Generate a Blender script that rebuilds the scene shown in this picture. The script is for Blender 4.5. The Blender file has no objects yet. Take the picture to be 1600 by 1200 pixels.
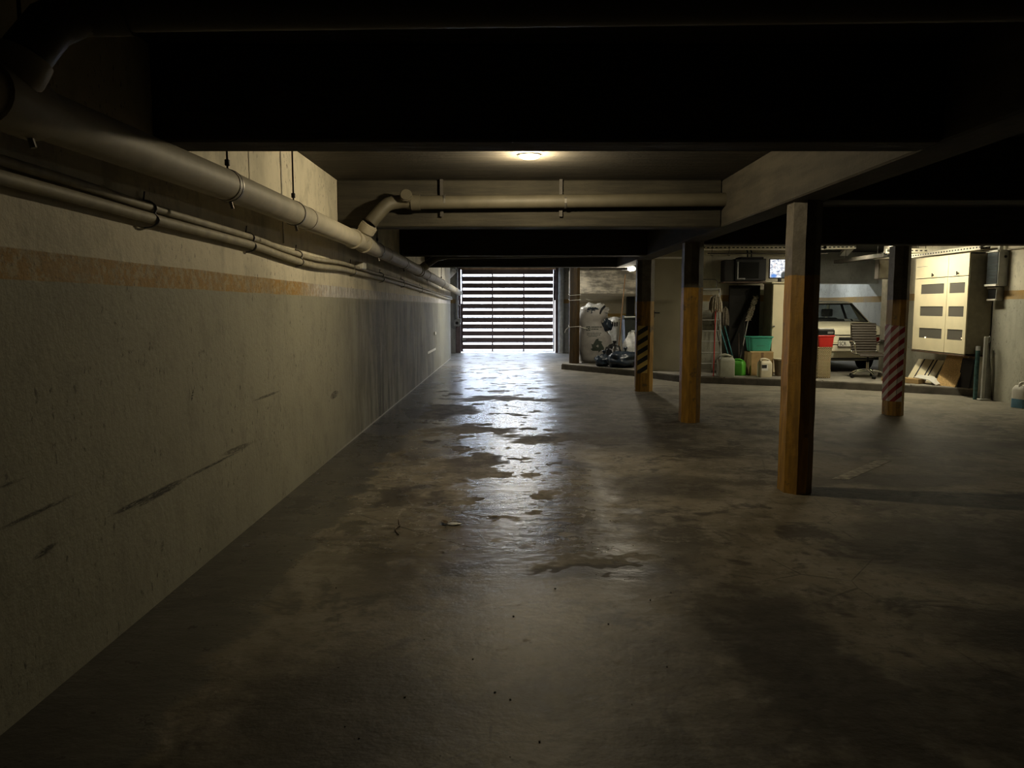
import bpy, bmesh, math, random
from mathutils import Vector, Matrix, noise
R = math.radians
random.seed(7)
sc = bpy.context.scene
col = sc.collection

# ------------------------------------------------------------------ camera, world, exposure
cam_data = bpy.data.cameras.new('camera')
cam_data.sensor_fit = 'HORIZONTAL'
cam_data.sensor_width = 36.0
cam_data.lens = 36.0 * 1200.0 / 1600.0
cam_data.clip_end = 300
cam = bpy.data.objects.new('camera', cam_data)
cam.location = (0, 0, 1.5)
cam.rotation_euler = (R(90) - math.atan(0.1), 0, 0)
col.objects.link(cam)
sc.camera = cam

world = bpy.data.worlds.new('overcast_sky')
sc.world = world
world.use_nodes = True
bg = world.node_tree.nodes['Background']
bg.inputs['Color'].default_value = (0.69, 0.80, 1.0, 1)
bg.inputs['Strength'].default_value = 27.0

portal_data = bpy.data.lights.new('gate_portal', 'AREA')
portal_data.shape = 'RECTANGLE'
portal_data.size, portal_data.size_y = 3.3, 2.9
portal_data.cycles.is_portal = True
portal = bpy.data.objects.new('gate_portal', portal_data)
portal.location = (-0.14, 25.98, 1.40)
portal.rotation_euler = (R(-90), 0, 0)      # faces into the garage
col.objects.link(portal)

vs = sc.view_settings
vs.view_transform = 'Standard'
vs.look = 'None'
vs.gamma = 1.0
vs.use_curve_mapping = False
vs.exposure = 0.0
sc.cycles.max_bounces = 6
sc.cycles.diffuse_bounces = 3
sc.cycles.glossy_bounces = 2
sc.cycles.caustics_reflective = False
sc.cycles.caustics_refractive = False
sc.cycles.pixel_filter_type = 'BLACKMAN_HARRIS'
sc.cycles.filter_width = 1.15
sc.cycles.sample_clamp_indirect = 4.0
sc.cycles.use_denoising = True
sc.cycles.adaptive_threshold = 0.03

# ------------------------------------------------------------------ mesh helper
class MB:
    def __init__(s): s.v = []; s.f = []
    def add(s, v, f, M=None):
        o = len(s.v)
        s.v += [tuple((M @ Vector(p)) if M else p) for p in v]
        s.f += [tuple(i + o for i in q) for q in f]
        return s
    def box(s, x0, x1, y0, y1, z0, z1, bev=0.0, M=None, seg=2):
        if bev <= 0:
            v = [(x0,y0,z0),(x1,y0,z0),(x1,y1,z0),(x0,y1,z0),(x0,y0,z1),(x1,y0,z1),(x1,y1,z1),(x0,y1,z1)]
            f = [(0,3,2,1),(4,5,6,7),(0,1,5,4),(1,2,6,5),(2,3,7,6),(3,0,4,7)]
            return s.add(v, f, M)
        bm = bmesh.new()
        bmesh.ops.create_cube(bm, size=1)
        for q in bm.verts:
            q.co = Vector(((x0+x1)/2 + q.co.x*(x1-x0), (y0+y1)/2 + q.co.y*(y1-y0), (z0+z1)/2 + q.co.z*(z1-z0)))
        bmesh.ops.bevel(bm, geom=list(bm.edges), offset=bev, segments=seg, profile=0.5, affect='EDGES')
        bm.verts.index_update()
        s.add([tuple(q.co) for q in bm.verts], [tuple(q.index for q in fc.verts) for fc in bm.faces], M)
        bm.free()
        return s
    def tube(s, pts, r, seg=10, cap=True, M=None, flat=1.0):
        pts = [Vector(p) for p in pts]
        n = len(pts)
        rs = r if isinstance(r, (list, tuple)) else [r]*n
        t0 = (pts[1]-pts[0]).normalized()
        up = Vector((0,0,1)) if abs(t0.z) < 0.9 else Vector((1,0,0))
        u = t0.cross(up).normalized()
        v, f = [], []
        for i in range(n):
            if i == 0: t = t0
            elif i == n-1: t = (pts[i]-pts[i-1]).normalized()
            else: t = ((pts[i]-pts[i-1]).normalized() + (pts[i+1]-pts[i]).normalized()).normalized()
            u = (u - t*u.dot(t)).normalized()
            w = t.cross(u)
            for k in range(seg):
                a = 2*math.pi*k/seg
                v.append(tuple(pts[i] + (u*math.cos(a) + w*math.sin(a)*flat)*rs[i]))
        for i in range(n-1):
            for k in range(seg):
                k2 = (k+1) % seg
                f.append((i*seg+k, i*seg+k2, (i+1)*seg+k2, (i+1)*seg+k))
        if cap:
            f.append(tuple(range(seg))[::-1]); f.append(tuple((n-1)*seg+k for k in range(seg)))
        return s.add(v, f, M)
    def lathe(s, prof, c=(0,0,0), seg=20, M=None, sx=1.0, sy=1.0):
        v, f = [], []
        for (r, z) in prof:
            for k in range(seg):
                a = 2*math.pi*k/seg
                v.append((c[0]+r*sx*math.cos(a), c[1]+r*sy*math.sin(a), c[2]+z))
        for i in range(len(prof)-1):
            for k in range(seg):
                k2 = (k+1) % seg
                f.append((i*seg+k, i*seg+k2, (i+1)*seg+k2, (i+1)*seg+k))
        f.append(tuple(range(seg))[::-1]); f.append(tuple((len(prof)-1)*seg+k for k in range(seg)))
        return s.add(v, f, M)
    def prism(s, poly, z0, z1, M=None):
        n = len(poly)
        v = [(x,y,z0) for x,y in poly] + [(x,y,z1) for x,y in poly]
        f = [tuple(range(n))[::-1], tuple(range(n, 2*n))]
        f += [(i, (i+1)%n, n+(i+1)%n, n+i) for i in range(n)]
        return s.add(v, f, M)
    def loft(s, rings, M=None, cap=True):
        n = len(rings[0]); v = [p for r in rings for p in r]; f = []
        for i in range(len(rings)-1):
            for k in range(n):
                k2 = (k+1) % n
                f.append((i*n+k, i*n+k2, (i+1)*n+k2, (i+1)*n+k))
        if cap:
            f.append(tuple(range(n))[::-1]); f.append(tuple((len(rings)-1)*n+k for k in range(n)))
        return s.add(v, f, M)
    def blob(s, c, rad, amp=0.15, freq=3.0, seed=0, nu=28, nv=18, floor=None, wr=0.0):
        v, f = [], []
        for j in range(nv+1):
            th = math.pi*j/nv
            for i in range(nu):
                ph = 2*math.pi*i/nu
                d = Vector((math.sin(th)*math.cos(ph), math.sin(th)*math.sin(ph), math.cos(th)))
                k = 1 + amp*noise.noise(d*freq + Vector((seed*7.1, seed*3.3, seed)))
                if wr: k += wr*noise.noise(Vector((d.x*9, d.y*9, d.z*4)) + Vector((seed*2.3, 5, seed)))
                p = Vector((c[0]+d.x*rad[0]*k, c[1]+d.y*rad[1]*k, c[2]+d.z*rad[2]*k))
                if floor is not None and p.z < floor: p.z = floor
                v.append(tuple(p))
        for j in range(nv):
            for i in range(nu):
                i2 = (i+1) % nu
                f.append((j*nu+i, (j+1)*nu+i, (j+1)*nu+i2, j*nu+i2))
        return s.add(v, f)
    def build(s, name, m, parent=None, smooth=None, loc=None):
        me = bpy.data.meshes.new(name)
        me.from_pydata(s.v, [], s.f)
        bm = bmesh.new(); bm.from_mesh(me)
        bmesh.ops.recalc_face_normals(bm, faces=list(bm.faces))
        bm.to_mesh(me); bm.free()
        me.validate()
        if smooth:
            for p in me.polygons: p.use_smooth = True
            me.set_sharp_from_angle(angle=R(smooth))
        for q in (m if isinstance(m, (list, tuple)) else [m]): me.materials.append(q)
        o = bpy.data.objects.new(name, me)
        col.objects.link(o)
        if parent: o.parent = parent
        if loc: o.location = loc
        return o

def tag(o, label=None, cat=None, group=None, kind=None):
    if label: o['label'] = label
    if cat: o['category'] = cat
    if group: o['group'] = group
    if kind: o['kind'] = kind
    return o
def thing(name, label, cat, loc=(0,0,0), rz=0.0, group=None, kind=None):
    o = bpy.data.objects.new(name, None)
    o.empty_display_size = 0.1
    o.location = loc; o.rotation_euler = (0,0,rz)
    col.objects.link(o)
    return tag(o, label, cat, group, kind)
def copy_tree(o, parent=None):
    c = o.copy(); col.objects.link(c)
    if parent: c.parent = parent
    for ch in [x for x in o.children]: copy_tree(ch, c)
    return c
def text_mesh(body, size, depth=0.002):
    cu = bpy.data.curves.new('lettering', 'FONT')
    cu.body = body; cu.size = size; cu.extrude = depth; cu.align_x = 'LEFT'; cu.resolution_u = 3
    o = bpy.data.objects.new('lettering', cu); col.objects.link(o)
    me = bpy.data.meshes.new_from_object(o)
    mb = MB(); mb.v = [tuple(v.co) for v in me.vertices]; mb.f = [tuple(p.vertices) for p in me.polygons]
    bpy.data.objects.remove(o); bpy.data.meshes.remove(me); bpy.data.curves.remove(cu)
    return mb

# ------------------------------------------------------------------ materials
class NT:
    def __init__(s, name):
        s.m = bpy.data.materials.new(name); s.m.use_nodes = True
        s.t = s.m.node_tree; s.b = s.t.nodes['Principled BSDF']
        s.pos = None
    def link(s, a, b): s.t.links.new(a, b)
    def put(s, sock, val):
        if hasattr(val, 'is_output'): s.link(val, sock)
        elif isinstance(val, (tuple, list)) and len(val) == 3 and sock.type == 'RGBA': sock.default_value = (*val, 1)
        else: sock.default_value = val
    def P(s):
        if s.pos is None:
            g = s.t.nodes.new('ShaderNodeNewGeometry'); s.pos = g.outputs['Position']
            sp = s.t.nodes.new('ShaderNodeSeparateXYZ'); s.link(s.pos, sp.inputs[0])
            s.X, s.Y, s.Z = sp.outputs
        return s.pos
    def O(s):
        g = s.t.nodes.new('ShaderNodeTexCoord'); return g.outputs['Object']
    def vmul(s, v, k):
        n = s.t.nodes.new('ShaderNodeVectorMath'); n.operation = 'MULTIPLY'
        s.link(v, n.inputs[0]); n.inputs[1].default_value = k; return n.outputs[0]
    def noise(s, v, scale, detail=4, rough=0.55, dist=0.0):
        n = s.t.nodes.new('ShaderNodeTexNoise')
        s.link(v, n.inputs['Vector']); n.inputs['Scale'].default_value = scale
        n.inputs['Detail'].default_value = min(detail, 4); n.inputs['Roughness'].default_value = rough
        n.inputs['Distortion'].default_value = dist
        return n.outputs['Fac']
    def vor(s, v, scale, feature='DISTANCE_TO_EDGE'):
        n = s.t.nodes.new('ShaderNodeTexVoronoi'); n.feature = feature
        s.link(v, n.inputs['Vector']); n.inputs['Scale'].default_value = scale
        return n.outputs['Distance']
    def ma(s, op, a, b=0.0, c=None, clamp=False):
        n = s.t.nodes.new('ShaderNodeMath'); n.operation = op; n.use_clamp = clamp
        s.put(n.inputs[0], a); s.put(n.inputs[1], b)
        if c is not None: s.put(n.inputs[2], c)
        return n.outputs[0]
    def mr(s, v, a, b, lo=0.0, hi=1.0):
        n = s.t.nodes.new('ShaderNodeMapRange'); n.interpolation_type = 'SMOOTHSTEP'
        s.put(n.inputs[0], v); s.put(n.inputs[1], a); s.put(n.inputs[2], b)
        n.inputs[3].default_value = lo; n.inputs[4].default_value = hi
        return n.outputs[0]
    def mix(s, f, a, b):
        n = s.t.nodes.new('ShaderNodeMix'); n.data_type = 'RGBA'
        s.put(n.inputs[0], f); s.put(n.inputs[6], a); s.put(n.inputs[7], b)
        return n.outputs[2]
    def bump(s, h, strength=0.3, dist=0.01):
        n = s.t.nodes.new('ShaderNodeBump'); n.inputs['Strength'].default_value = strength
        n.inputs['Distance'].default_value = dist
        s.link(h, n.inputs['Height']); s.link(n.outputs[0], s.b.inputs['Normal'])
    def base(s, c): s.put(s.b.inputs['Base Color'], c)
    def rough(s, r): s.put(s.b.inputs['Roughness'], r)
    def seg(s, A, B, x0, y0, x1, y1, w):
        """mask that is 1 on the line from (x0,y0) to (x1,y1) in the plane of sockets A, B; thin at the ends"""
        dx, dy = x1-x0, y1-y0; L = math.hypot(dx, dy)
        px, py = s.ma('SUBTRACT', A, x0), s.ma('SUBTRACT', B, y0)
        t = s.ma('MULTIPLY_ADD', px, dx/L/L, s.ma('MULTIPLY', py, dy/L/L))
        d = s.ma('ABSOLUTE', s.ma('MULTIPLY_ADD', px, -dy/L, s.ma('MULTIPLY', py, dx/L)))
        env = s.ma('MULTIPLY', s.mr(t, 0, 0.35), s.mr(t, 1.0, 0.55))
        wd = s.ma('MULTIPLY', env, w)
        return s.ma('MULTIPLY', s.mr(s.ma('SUBTRACT', d, wd), 0.004, -0.006), env)
    def ell(s, A, B, cx, cy, rx, ry, soft=0.35):
        a = s.ma('MULTIPLY', s.ma('SUBTRACT', A, cx), 1/rx); b = s.ma('MULTIPLY', s.ma('SUBTRACT', B, cy), 1/ry)
        d = s.ma('SQRT', s.ma('MULTIPLY_ADD', a, a, s.ma('MULTIPLY', b, b)))
        return s.mr(d, 1+soft, 1-soft)

def mat(name, c, rough=0.6, metal=0.0, var=0.18, scale=9.0, bump=0.0, stretch=(1,1,1), spec=None, emit=None, es=1.0, trans=0.0, local=False):
    n = NT(name)
    v = n.vmul(n.O() if local else n.P(), stretch)
    if var or bump:
        f = n.noise(v, scale, 5)
        k = n.mr(f, 0.3, 0.7)
        n.base(n.mix(k, tuple(x*(1-var) for x in c), tuple(min(1, x*(1+var)) for x in c)))
        if bump: n.bump(f, bump, 0.01)
    else: n.base(c)
    n.rough(rough); n.b.inputs['Metallic'].default_value = metal
    if spec is not None: n.b.inputs['Specular IOR Level'].default_value = spec
    if emit: n.put(n.b.inputs['Emission Color'], emit); n.b.inputs['Emission Strength'].default_value = es
    if trans: n.b.inputs['Transmission Weight'].default_value = trans
    return n.m

def wall_mat(name, upper, lower, z0, z1, stripe=(0.40, 0.235, 0.055), streak=0.0, scuffs=(), fade=None, grime=1.0):
    """painted plaster: lower paint, ochre line between z0 and z1, upper paint, dirt and scratches"""
    n = NT(name); p = n.P()
    big = n.noise(p, 1.3, 6, 0.6)
    fine = n.noise(p, 26, 4, 0.65)
    runs = n.noise(n.vmul(p, (5, 5, 0.5)), 1.6, 5, 0.6)
    zz = n.ma('MULTIPLY_ADD', n.noise(p, 3, 3), 0.012, n.ma('SUBTRACT', n.Z, 0.006))
    up = n.mr(zz, z1-0.003, z1+0.003); lo = n.mr(zz, z0-0.003, z0+0.003)
    sc_ = stripe
    if fade:      # paint of the line worn to bare white plaster further along
        wf = n.mr(n.ma('MULTIPLY_ADD', fine, 1.6, n.Y), fade-0.2, fade+1.2)
        wf = n.ma('MULTIPLY', wf, n.mr(n.noise(n.vmul(p, (1,6,0.8)), 4, 5, 0.7), 0.32, 0.45))
        bare = n.mix(n.mr(n.noise(n.vmul(p,(1,8,1.5)), 5, 6, 0.75), 0.42, 0.6), (0.40,0.385,0.375), (0.86,0.84,0.82))
        worn = n.mr(n.noise(p, 16, 4, 0.75), 0.46, 0.58)
        sc_ = n.mix(n.ma('MULTIPLY', worn, 0.8), stripe, (0.46, 0.38, 0.23))
        sc_ = n.mix(n.ma('MULTIPLY', n.mr(n.noise(p, 45, 3, 0.7), 0.56, 0.64), 0.6), sc_, (0.10,0.065,0.025))
        sc_ = n.mix(wf, sc_, bare)
    c = n.mix(lo, lower, sc_); c = n.mix(up, c, upper)
    c = n.mix(n.ma('MULTIPLY', n.mr(n.noise(n.vmul(p,(1,1,0.7)), 5, 4, 0.7), 0.50, 0.66), 0.28*grime), c, tuple(x*0.5 for x in lower))
    c = n.mix(n.ma('MULTIPLY', n.mr(big, 0.42, 0.68), 0.38*grime), c, tuple(x*0.55 for x in lower))
    c = n.mix(n.ma('MULTIPLY', n.mr(runs, 0.52, 0.75), 0.14*grime), c, (0.12, 0.11, 0.09))
    pits = n.ma('MULTIPLY', n.mr(n.noise(n.vmul(p, (1,1,0.5)), 30, 4, 0.65), 0.59, 0.67), n.mr(n.noise(p, 1.9, 4, 0.6), 0.44, 0.60))
    c = n.mix(n.ma('MULTIPLY', pits, 0.75), c, (0.05, 0.045, 0.035))
    if streak:    # soot runs on the stretch of wall nearest the gate
        s1 = n.noise(n.vmul(p, (1, 2.4, 0.50)), 2.0, 7, 0.72)
        env = n.ma('MULTIPLY', n.mr(n.Y, 7.2, 10.5), n.mr(n.Y, 21.5, 15.5))
        env = n.ma('MULTIPLY', env, n.mr(n.Z, 1.64, 1.55))
        c = n.mix(n.ma('MULTIPLY', env, n.mr(s1, 0.36, 0.60, 0.15, streak)), c, (0.030, 0.028, 0.027))
        s2 = n.noise(n.vmul(p, (1, 3.5, 0.9)), 2.6, 4, 0.75)
        c = n.mix(n.ma('MULTIPLY', n.ma('MULTIPLY', env, n.mr(s2, 0.54, 0.66)), 0.45), c, (0.42, 0.40, 0.37))
        crust = n.ma('MULTIPLY', n.mr(n.ma('MULTIPLY_ADD', fine, 0.03, n.Z), 0.042, 0.028), n.mr(n.Y, 7.0, 9.5))
        c = n.mix(n.ma('MULTIPLY', crust, 0.8), c, (0.62, 0.61, 0.60))
    if scuffs:
        rag = n.mr(n.noise(n.vmul(p, (1, 7, 60)), 3, 4, 0.7), 0.36, 0.52)
        tot = None
        for (y0, a0, y1, a1, w, k) in scuffs:
            q = n.ma('MULTIPLY', n.seg(n.Y, n.Z, y0, a0, y1, a1, w), k)
            tot = q if tot is None else n.ma('MAXIMUM', tot, q)
        c = n.mix(n.ma('MULTIPLY', tot, rag), c, (0.02, 0.018, 0.014))
    n.base(c); n.rough(0.75)
    h = n.ma('MULTIPLY_ADD', fine, 0.5, big)
    n.bump(h, 0.5, 0.014)
    return n.m

def concrete(name, c, boards=(1,1,1), var=0.45, k=0.5, scale=2.2):
    n = NT(name); p = n.P()
    a = n.noise(p, scale, 7, 0.62); b = n.noise(n.vmul(p, boards), 3.0, 5, 0.6)
    f = n.mr(n.ma('MULTIPLY_ADD', b, 0.6, n.ma('MULTIPLY', a, 0.4)), 0.35, 0.65)
    n.base(n.mix(f, tuple(x*(1-var) for x in c), tuple(x*(1+var) for x in c)))
    n.rough(0.85)
    n.bump(n.ma('MULTIPLY_ADD', n.noise(p, 30, 5), 0.3, b), k, 0.02)
    return n.m

# far end of the scratch marks given as distance along the wall and height (metres)
SC = [(3.30,0.57,3.90,0.565,0.012,0.95),(3.41,0.555,4.35,0.56,0.020,0.9),(3.8,0.565,5.35,0.55,0.008,0.9),(4.6,0.59,5.4,0.56,0.018,0.7),
      (2.5,0.72,3.25,0.735,0.009,0.85),(2.78,0.555,3.0,0.575,0.014,0.95),(5.2,0.85,6.1,0.855,0.010,0.75),(2.4,0.87,2.9,0.872,0.007,0.75),
      (7.5,0.61,8.0,0.625,0.035,0.8),(4.27,0.96,4.33,1.06,0.012,0.9),(3.83,0.22,3.87,0.33,0.016,0.5)]
m_wall_l = wall_mat('plaster_left', (0.70,0.645,0.505), (0.345,0.335,0.255), 1.600, 1.712, streak=0.80, scuffs=SC, fade=7.3)
m_wall_r = wall_mat('plaster_right', (0.66,0.61,0.47), (0.45,0.44,0.36), 1.625, 1.760)
m_wall_bay = wall_mat('plaster_bay', (0.62,0.63,0.60), (0.42,0.41,0.36), 1.62, 1.76, stripe=(0.33,0.22,0.08))
m_wall_bin = wall_mat('plaster_bins', (0.66,0.60,0.46), (0.62,0.56,0.42), 1.21, 1.30, stripe=(0.5,0.31,0.07), grime=0.5)
m_wall_gate = wall_mat('plaster_gate', (0.50,0.47,0.38), (0.34,0.34,0.32), 1.63, 1.76)
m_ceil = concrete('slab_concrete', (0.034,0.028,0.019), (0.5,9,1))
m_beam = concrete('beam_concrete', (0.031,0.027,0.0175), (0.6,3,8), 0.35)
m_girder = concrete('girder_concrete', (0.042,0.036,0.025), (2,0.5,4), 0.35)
m_white_beam = concrete('whitewashed_concrete', (0.55,0.50,0.40), (0.9,2,3.5), 0.55, 0.9, 5.0)
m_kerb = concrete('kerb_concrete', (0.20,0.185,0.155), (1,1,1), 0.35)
m_kerb_shaded = concrete('kerb_face_shaded', (0.09,0.08,0.065), (1,1,1), 0.4)  # kerb concrete with the shade of the front face put into its colour
m_outside = mat('street_paving', (0.22,0.22,0.22), 0.8)
m_facade = mat('street_facade', (0.80,0.80,0.78), 0.9, var=0.05)

def column_mat(name, top, k=1.0):
    n = NT(name); p = n.P()
    a = n.noise(p, 7, 6, 0.65); b = n.noise(n.vmul(p, (6,6,1)), 4, 5)
    z = n.ma('MULTIPLY_ADD', a, 0.03, n.ma('SUBTRACT', n.Z, 0.015))
    f = n.mr(z, top-0.004, top+0.004)
    yel = n.mix(n.mr(b, 0.35, 0.7), (0.22*k,0.120*k,0.020*k), (0.38*k,0.205*k,0.028*k))
    grey = n.mix(n.mr(a, 0.35, 0.7), (0.085,0.073,0.053), (0.15,0.13,0.097))
    c = n.mix(f, yel, grey)
    dirt = n.mr(n.noise(p, 5, 6, 0.7), 0.58, 0.70)
    c = n.mix(n.ma('MULTIPLY', dirt, 0.75), c, (0.06,0.05,0.03))
    n.base(c); n.rough(0.55); n.bump(n.noise(p, 18, 5), 0.4, 0.01)
    return n.m
m_col = column_mat('column_paint', 1.75)
m_col_mid = column_mat('column_paint_low', 1.60)

def floor_mat():
    n = NT('polished_concrete_floor'); p = n.P()
    wx = n.noise(p, 1.1, 6, 0.65); wy = n.noise(p, 2.3, 4, 0.65)
    X = n.ma('ADD', n.X, n.ma('MULTIPLY', n.ma('SUBTRACT', wy, 0.5), 0.9))
    Y = n.ma('ADD', n.Y, n.ma('MULTIPLY', n.ma('SUBTRACT', wx, 0.5), 2.4))
    big = n.noise(p, 0.75, 7, 0.62); med = n.noise(p, 3.2, 7, 0.68); fine = n.noise(p, 38, 5, 0.6)
    c = n.mix(n.mr(big, 0.36, 0.64), (0.080,0.068,0.048), (0.225,0.198,0.148))
    c = n.mix(n.ma('MULTIPLY', n.mr(med, 0.46, 0.62), 0.6), c, (0.27,0.245,0.20))
    c = n.mix(n.ma('MULTIPLY', n.mr(n.noise(p, 1.6, 6, 0.7, 0.6), 0.53, 0.63), 0.80), c, (0.042,0.034,0.025))
    c = n.mix(n.ma('MULTIPLY', n.mr(n.noise(p, 11, 4, 0.75), 0.50, 0.66), 0.5), c, (0.05,0.042,0.032))
    mid6 = n.noise(p, 6.5, 4, 0.75)
    c = n.mix(n.ma('MULTIPLY', n.mr(mid6, 0.56, 0.68), 0.45), c, (0.33,0.30,0.25))
    # dark oil and damp stains
    st = None
    for (cx, cy, rx, ry, k) in [(-0.55,2.75,0.45,0.40,0.7),(-0.75,2.05,0.6,0.5,0.7),(1.25,3.15,0.30,0.80,0.75),(1.75,2.75,0.4,0.30,0.6),
                                (2.6,3.25,0.55,0.45,0.75),(2.9,4.7,0.9,0.6,0.6),(0.45,4.25,0.45,0.13,0.8),(3.4,6.6,0.8,0.3,0.7),(1.2,6.3,0.6,0.45,0.5),
                                (4.9,8.3,1.6,0.35,0.6),(1.3,8.8,0.8,0.9,0.45)]:
        q = n.ma('MULTIPLY', n.ell(X, n.ma('MULTIPLY_ADD', n.ma('SUBTRACT', Y, n.Y), 0.35, n.Y), cx, cy, rx, ry, 0.3), k)
        st = q if st is None else n.ma('MAXIMUM', st, q)
    c = n.mix(st, c, (0.030,0.025,0.020))
    # smooth darker strip along the wall
    gut = n.mr(n.ma('MULTIPLY_ADD', n.ma('SUBTRACT', wy, 0.5), 0.55, n.X), -1.20, -1.30)
    gut = n.ma('MULTIPLY', gut, n.mr(n.Y, 22, 17))
    c = n.mix(n.ma('MULTIPLY', gut, 0.88), c, n.mix(n.mr(med,0.4,0.6), (0.040,0.038,0.036), (0.062,0.058,0.053)))
    # pale dust on the far side where nobody drives
    c = n.mix(n.ma('MULTIPLY', n.mr(n.ma('ADD', n.Y, n.X), 15.2, 18.0), 0.4), c, (0.25,0.235,0.19))
    # cracks
    crk = n.vor(n.vmul(p, (1,0.8,1)), 0.85)
    crw = med
    ck = n.ma('MULTIPLY', n.mr(n.ma('MULTIPLY_ADD', crw, 0.01, crk), 0.0095, 0.005), n.mr(big, 0.50, 0.58))
    jt = n.ma('MULTIPLY', n.mr(wx, 0.5, 0.6), n.mr(n.ma('ABSOLUTE', n.ma('SUBTRACT', n.ma('MULTIPLY_ADD', wy, 0.05, n.X), 0.115)), 0.012, 0.004))
    ck = n.ma('MAXIMUM', ck, n.ma('MULTIPLY', jt, n.mr(med, 0.40, 0.5)))
    c = n.mix(n.ma('MULTIPLY', ck, 0.55), c, (0.018,0.015,0.011))
    n.base(c)
    # worn patches where the polish is gone
    w = None
    for (cx, cy, rx, ry) in [(0.15,12.6,1.0,0.28),(-1.05,11.0,0.55,0.8),(-0.55,9.3,0.62,0.33),(0.75,8.75,0.85,0.33),(-0.50,7.05,0.42,0.40),(-0.62,6.2,0.28,0.45),(0.5,4.4,0.4,0.15)]:
        q = n.ell(X, Y, cx, cy, rx, ry, 0.22)
        w = q if w is None else n.ma('MAXIMUM', w, q)
    w = n.ma('MAXIMUM', w, n.ma('MULTIPLY', n.mr(wy, 0.56, 0.60), n.mr(n.Y, 3.6, 6.0, 0.25, 1.0)))
    w = n.ma('MAXIMUM', w, n.ma('MULTIPLY', n.mr(n.ma('MULTIPLY_ADD', wy, 1.4, n.X), 0.9, 1.9), 0.9))
    w = n.ma('MAXIMUM', w, n.mr(n.Y, 5.6, 2.6, 0.0, 0.68))
    w = n.ma('MAXIMUM', w, n.mr(n.Y, 16.5, 22.0, 0.0, 0.40))
    w = n.ma('MULTIPLY', w, n.ma('SUBTRACT', 1.0, n.ma('MULTIPLY', gut, 0.6)))
    spk = n.mr(mid6, 0.60, 0.66)
    w = n.ma('MAXIMUM', w, n.ma('MULTIPLY', spk, 0.8))
    n.put(n.b.inputs['Roughness'], n.mr(w, 0, 1, 0.235, 0.66))
    n.put(n.b.inputs['Specular IOR Level'], n.mr(w, 0, 1, 0.85, 0.20))
    rip = n.noise(n.vmul(p, (1.0,1.5,1)), 5.0, 4, 0.6)
    h = n.ma('MULTIPLY_ADD', rip, 0.9, n.ma('MULTIPLY', fine, 0.18))
    n.bump(h, 0.38, 0.02)
    return n.m
m_floor = floor_mat()

m_pvc = mat('pipe_pvc', (0.42,0.385,0.30), 0.62, var=0.10, scale=6)
m_pvc_b = mat('branch_pvc', (0.088,0.078,0.054), 0.6, var=0.12, scale=6)
m_pvc_d = mat('pipe_pvc_joint', (0.36,0.33,0.26), 0.5, var=0.1)
m_conduit = mat('conduit_paint', (0.36,0.33,0.245), 0.65, var=0.15, scale=12)
m_steel = mat('bare_steel', (0.22,0.21,0.19), 0.45, 0.8, 0.2)
m_rod = mat('dark_rod', (0.045,0.04,0.034), 0.6, 0.3)
m_gate = mat('gate_paint', (0.135,0.098,0.10), 0.6, 0.0, 0.2, 5)
m_gate_head = mat('gate_head_timber', (0.55,0.38,0.24), 0.7)
m_grey_metal = mat('grey_metal', (0.30,0.30,0.29), 0.45, 0.5, 0.1)
m_black = mat('black_plastic', (0.010,0.010,0.010), 0.5, var=0.1, spec=0.25)
m_black_rough = mat('black_matt', (0.015,0.013,0.011), 0.8)
m_chrome = mat('chrome', (0.80,0.79,0.76), 0.14, 1.0, 0.03)
m_white = mat('white_enamel', (0.72,0.70,0.63), 0.4, var=0.06)
m_cream = mat('cream_enamel', (0.72,0.645,0.44), 0.45, var=0.05, scale=3)
m_cream_shaded = mat('carcass_cream_shaded', (0.27,0.24,0.17), 0.6, var=0.15)  # cream enamel darkened: shade on the cabinet side painted into the colour
m_red = mat('red_plastic', (0.55,0.025,0.018), 0.4, var=0.06)
m_teal = mat('teal_plastic', (0.055,0.36,0.26), 0.4, var=0.06)
m_teal_dark = mat('teal_stick', (0.04,0.22,0.24), 0.45)
m_green = mat('green_plastic', (0.10,0.42,0.045), 0.4, var=0.06)
m_jerry = mat('grey_jerrycan', (0.33,0.335,0.27), 0.45, var=0.08)
m_jerry_w = mat('white_jerrycan', (0.66,0.60,0.44), 0.45, var=0.06)
m_card = mat('cardboard', (0.40,0.27,0.12), 0.85, var=0.12)
m_mop = mat('mop_cotton', (0.42,0.37,0.28), 0.95, var=0.35, scale=60, bump=0.4)
m_mop_d = mat('mop_cotton_grey', (0.20,0.17,0.13), 0.95, var=0.35, scale=60, bump=0.4)
m_wood = mat('plain_wood', (0.22,0.13,0.06), 0.6, stretch=(4,4,0.6), var=0.3)
m_wood_d = mat('dark_board', (0.085,0.05,0.028), 0.55, var=0.25)
m_osb = mat('chipboard', (0.46,0.30,0.12), 0.75, var=0.25, scale=45)
m_alu = mat('aluminium', (0.42,0.42,0.39), 0.4, 0.25, 0.08)
m_wick = None
m_bagw = mat('white_sack', (0.31,0.295,0.27), 0.55, var=0.10, scale=10, bump=0.25)
m_bagc = mat('clear_bag', (0.62,0.63,0.62), 0.3, var=0.2, scale=14, bump=0.5)
m_bagb = mat('blue_black_bag', (0.020,0.031,0.047), 0.32, var=0.3, scale=9, bump=0.5)
m_bagk = mat('black_bag', (0.012,0.013,0.015), 0.3, var=0.3, scale=9, bump=0.4)
m_print = mat('dark_green_print', (0.028,0.040,0.026), 0.7, var=0.1)
m_bin = mat('bin_plastic', (0.016,0.021,0.017), 0.5)
m_rope = mat('white_cord', (0.65,0.63,0.58), 0.8)
m_paper = mat('paper_white', (0.78,0.77,0.72), 0.8, var=0.04)
m_leaf = mat('dry_leaf', (0.09,0.06,0.03), 0.7, var=0.3)
m_car = mat('cream_car_paint', (0.84,0.79,0.60), 0.25, var=0.02, spec=0.6)
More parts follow.
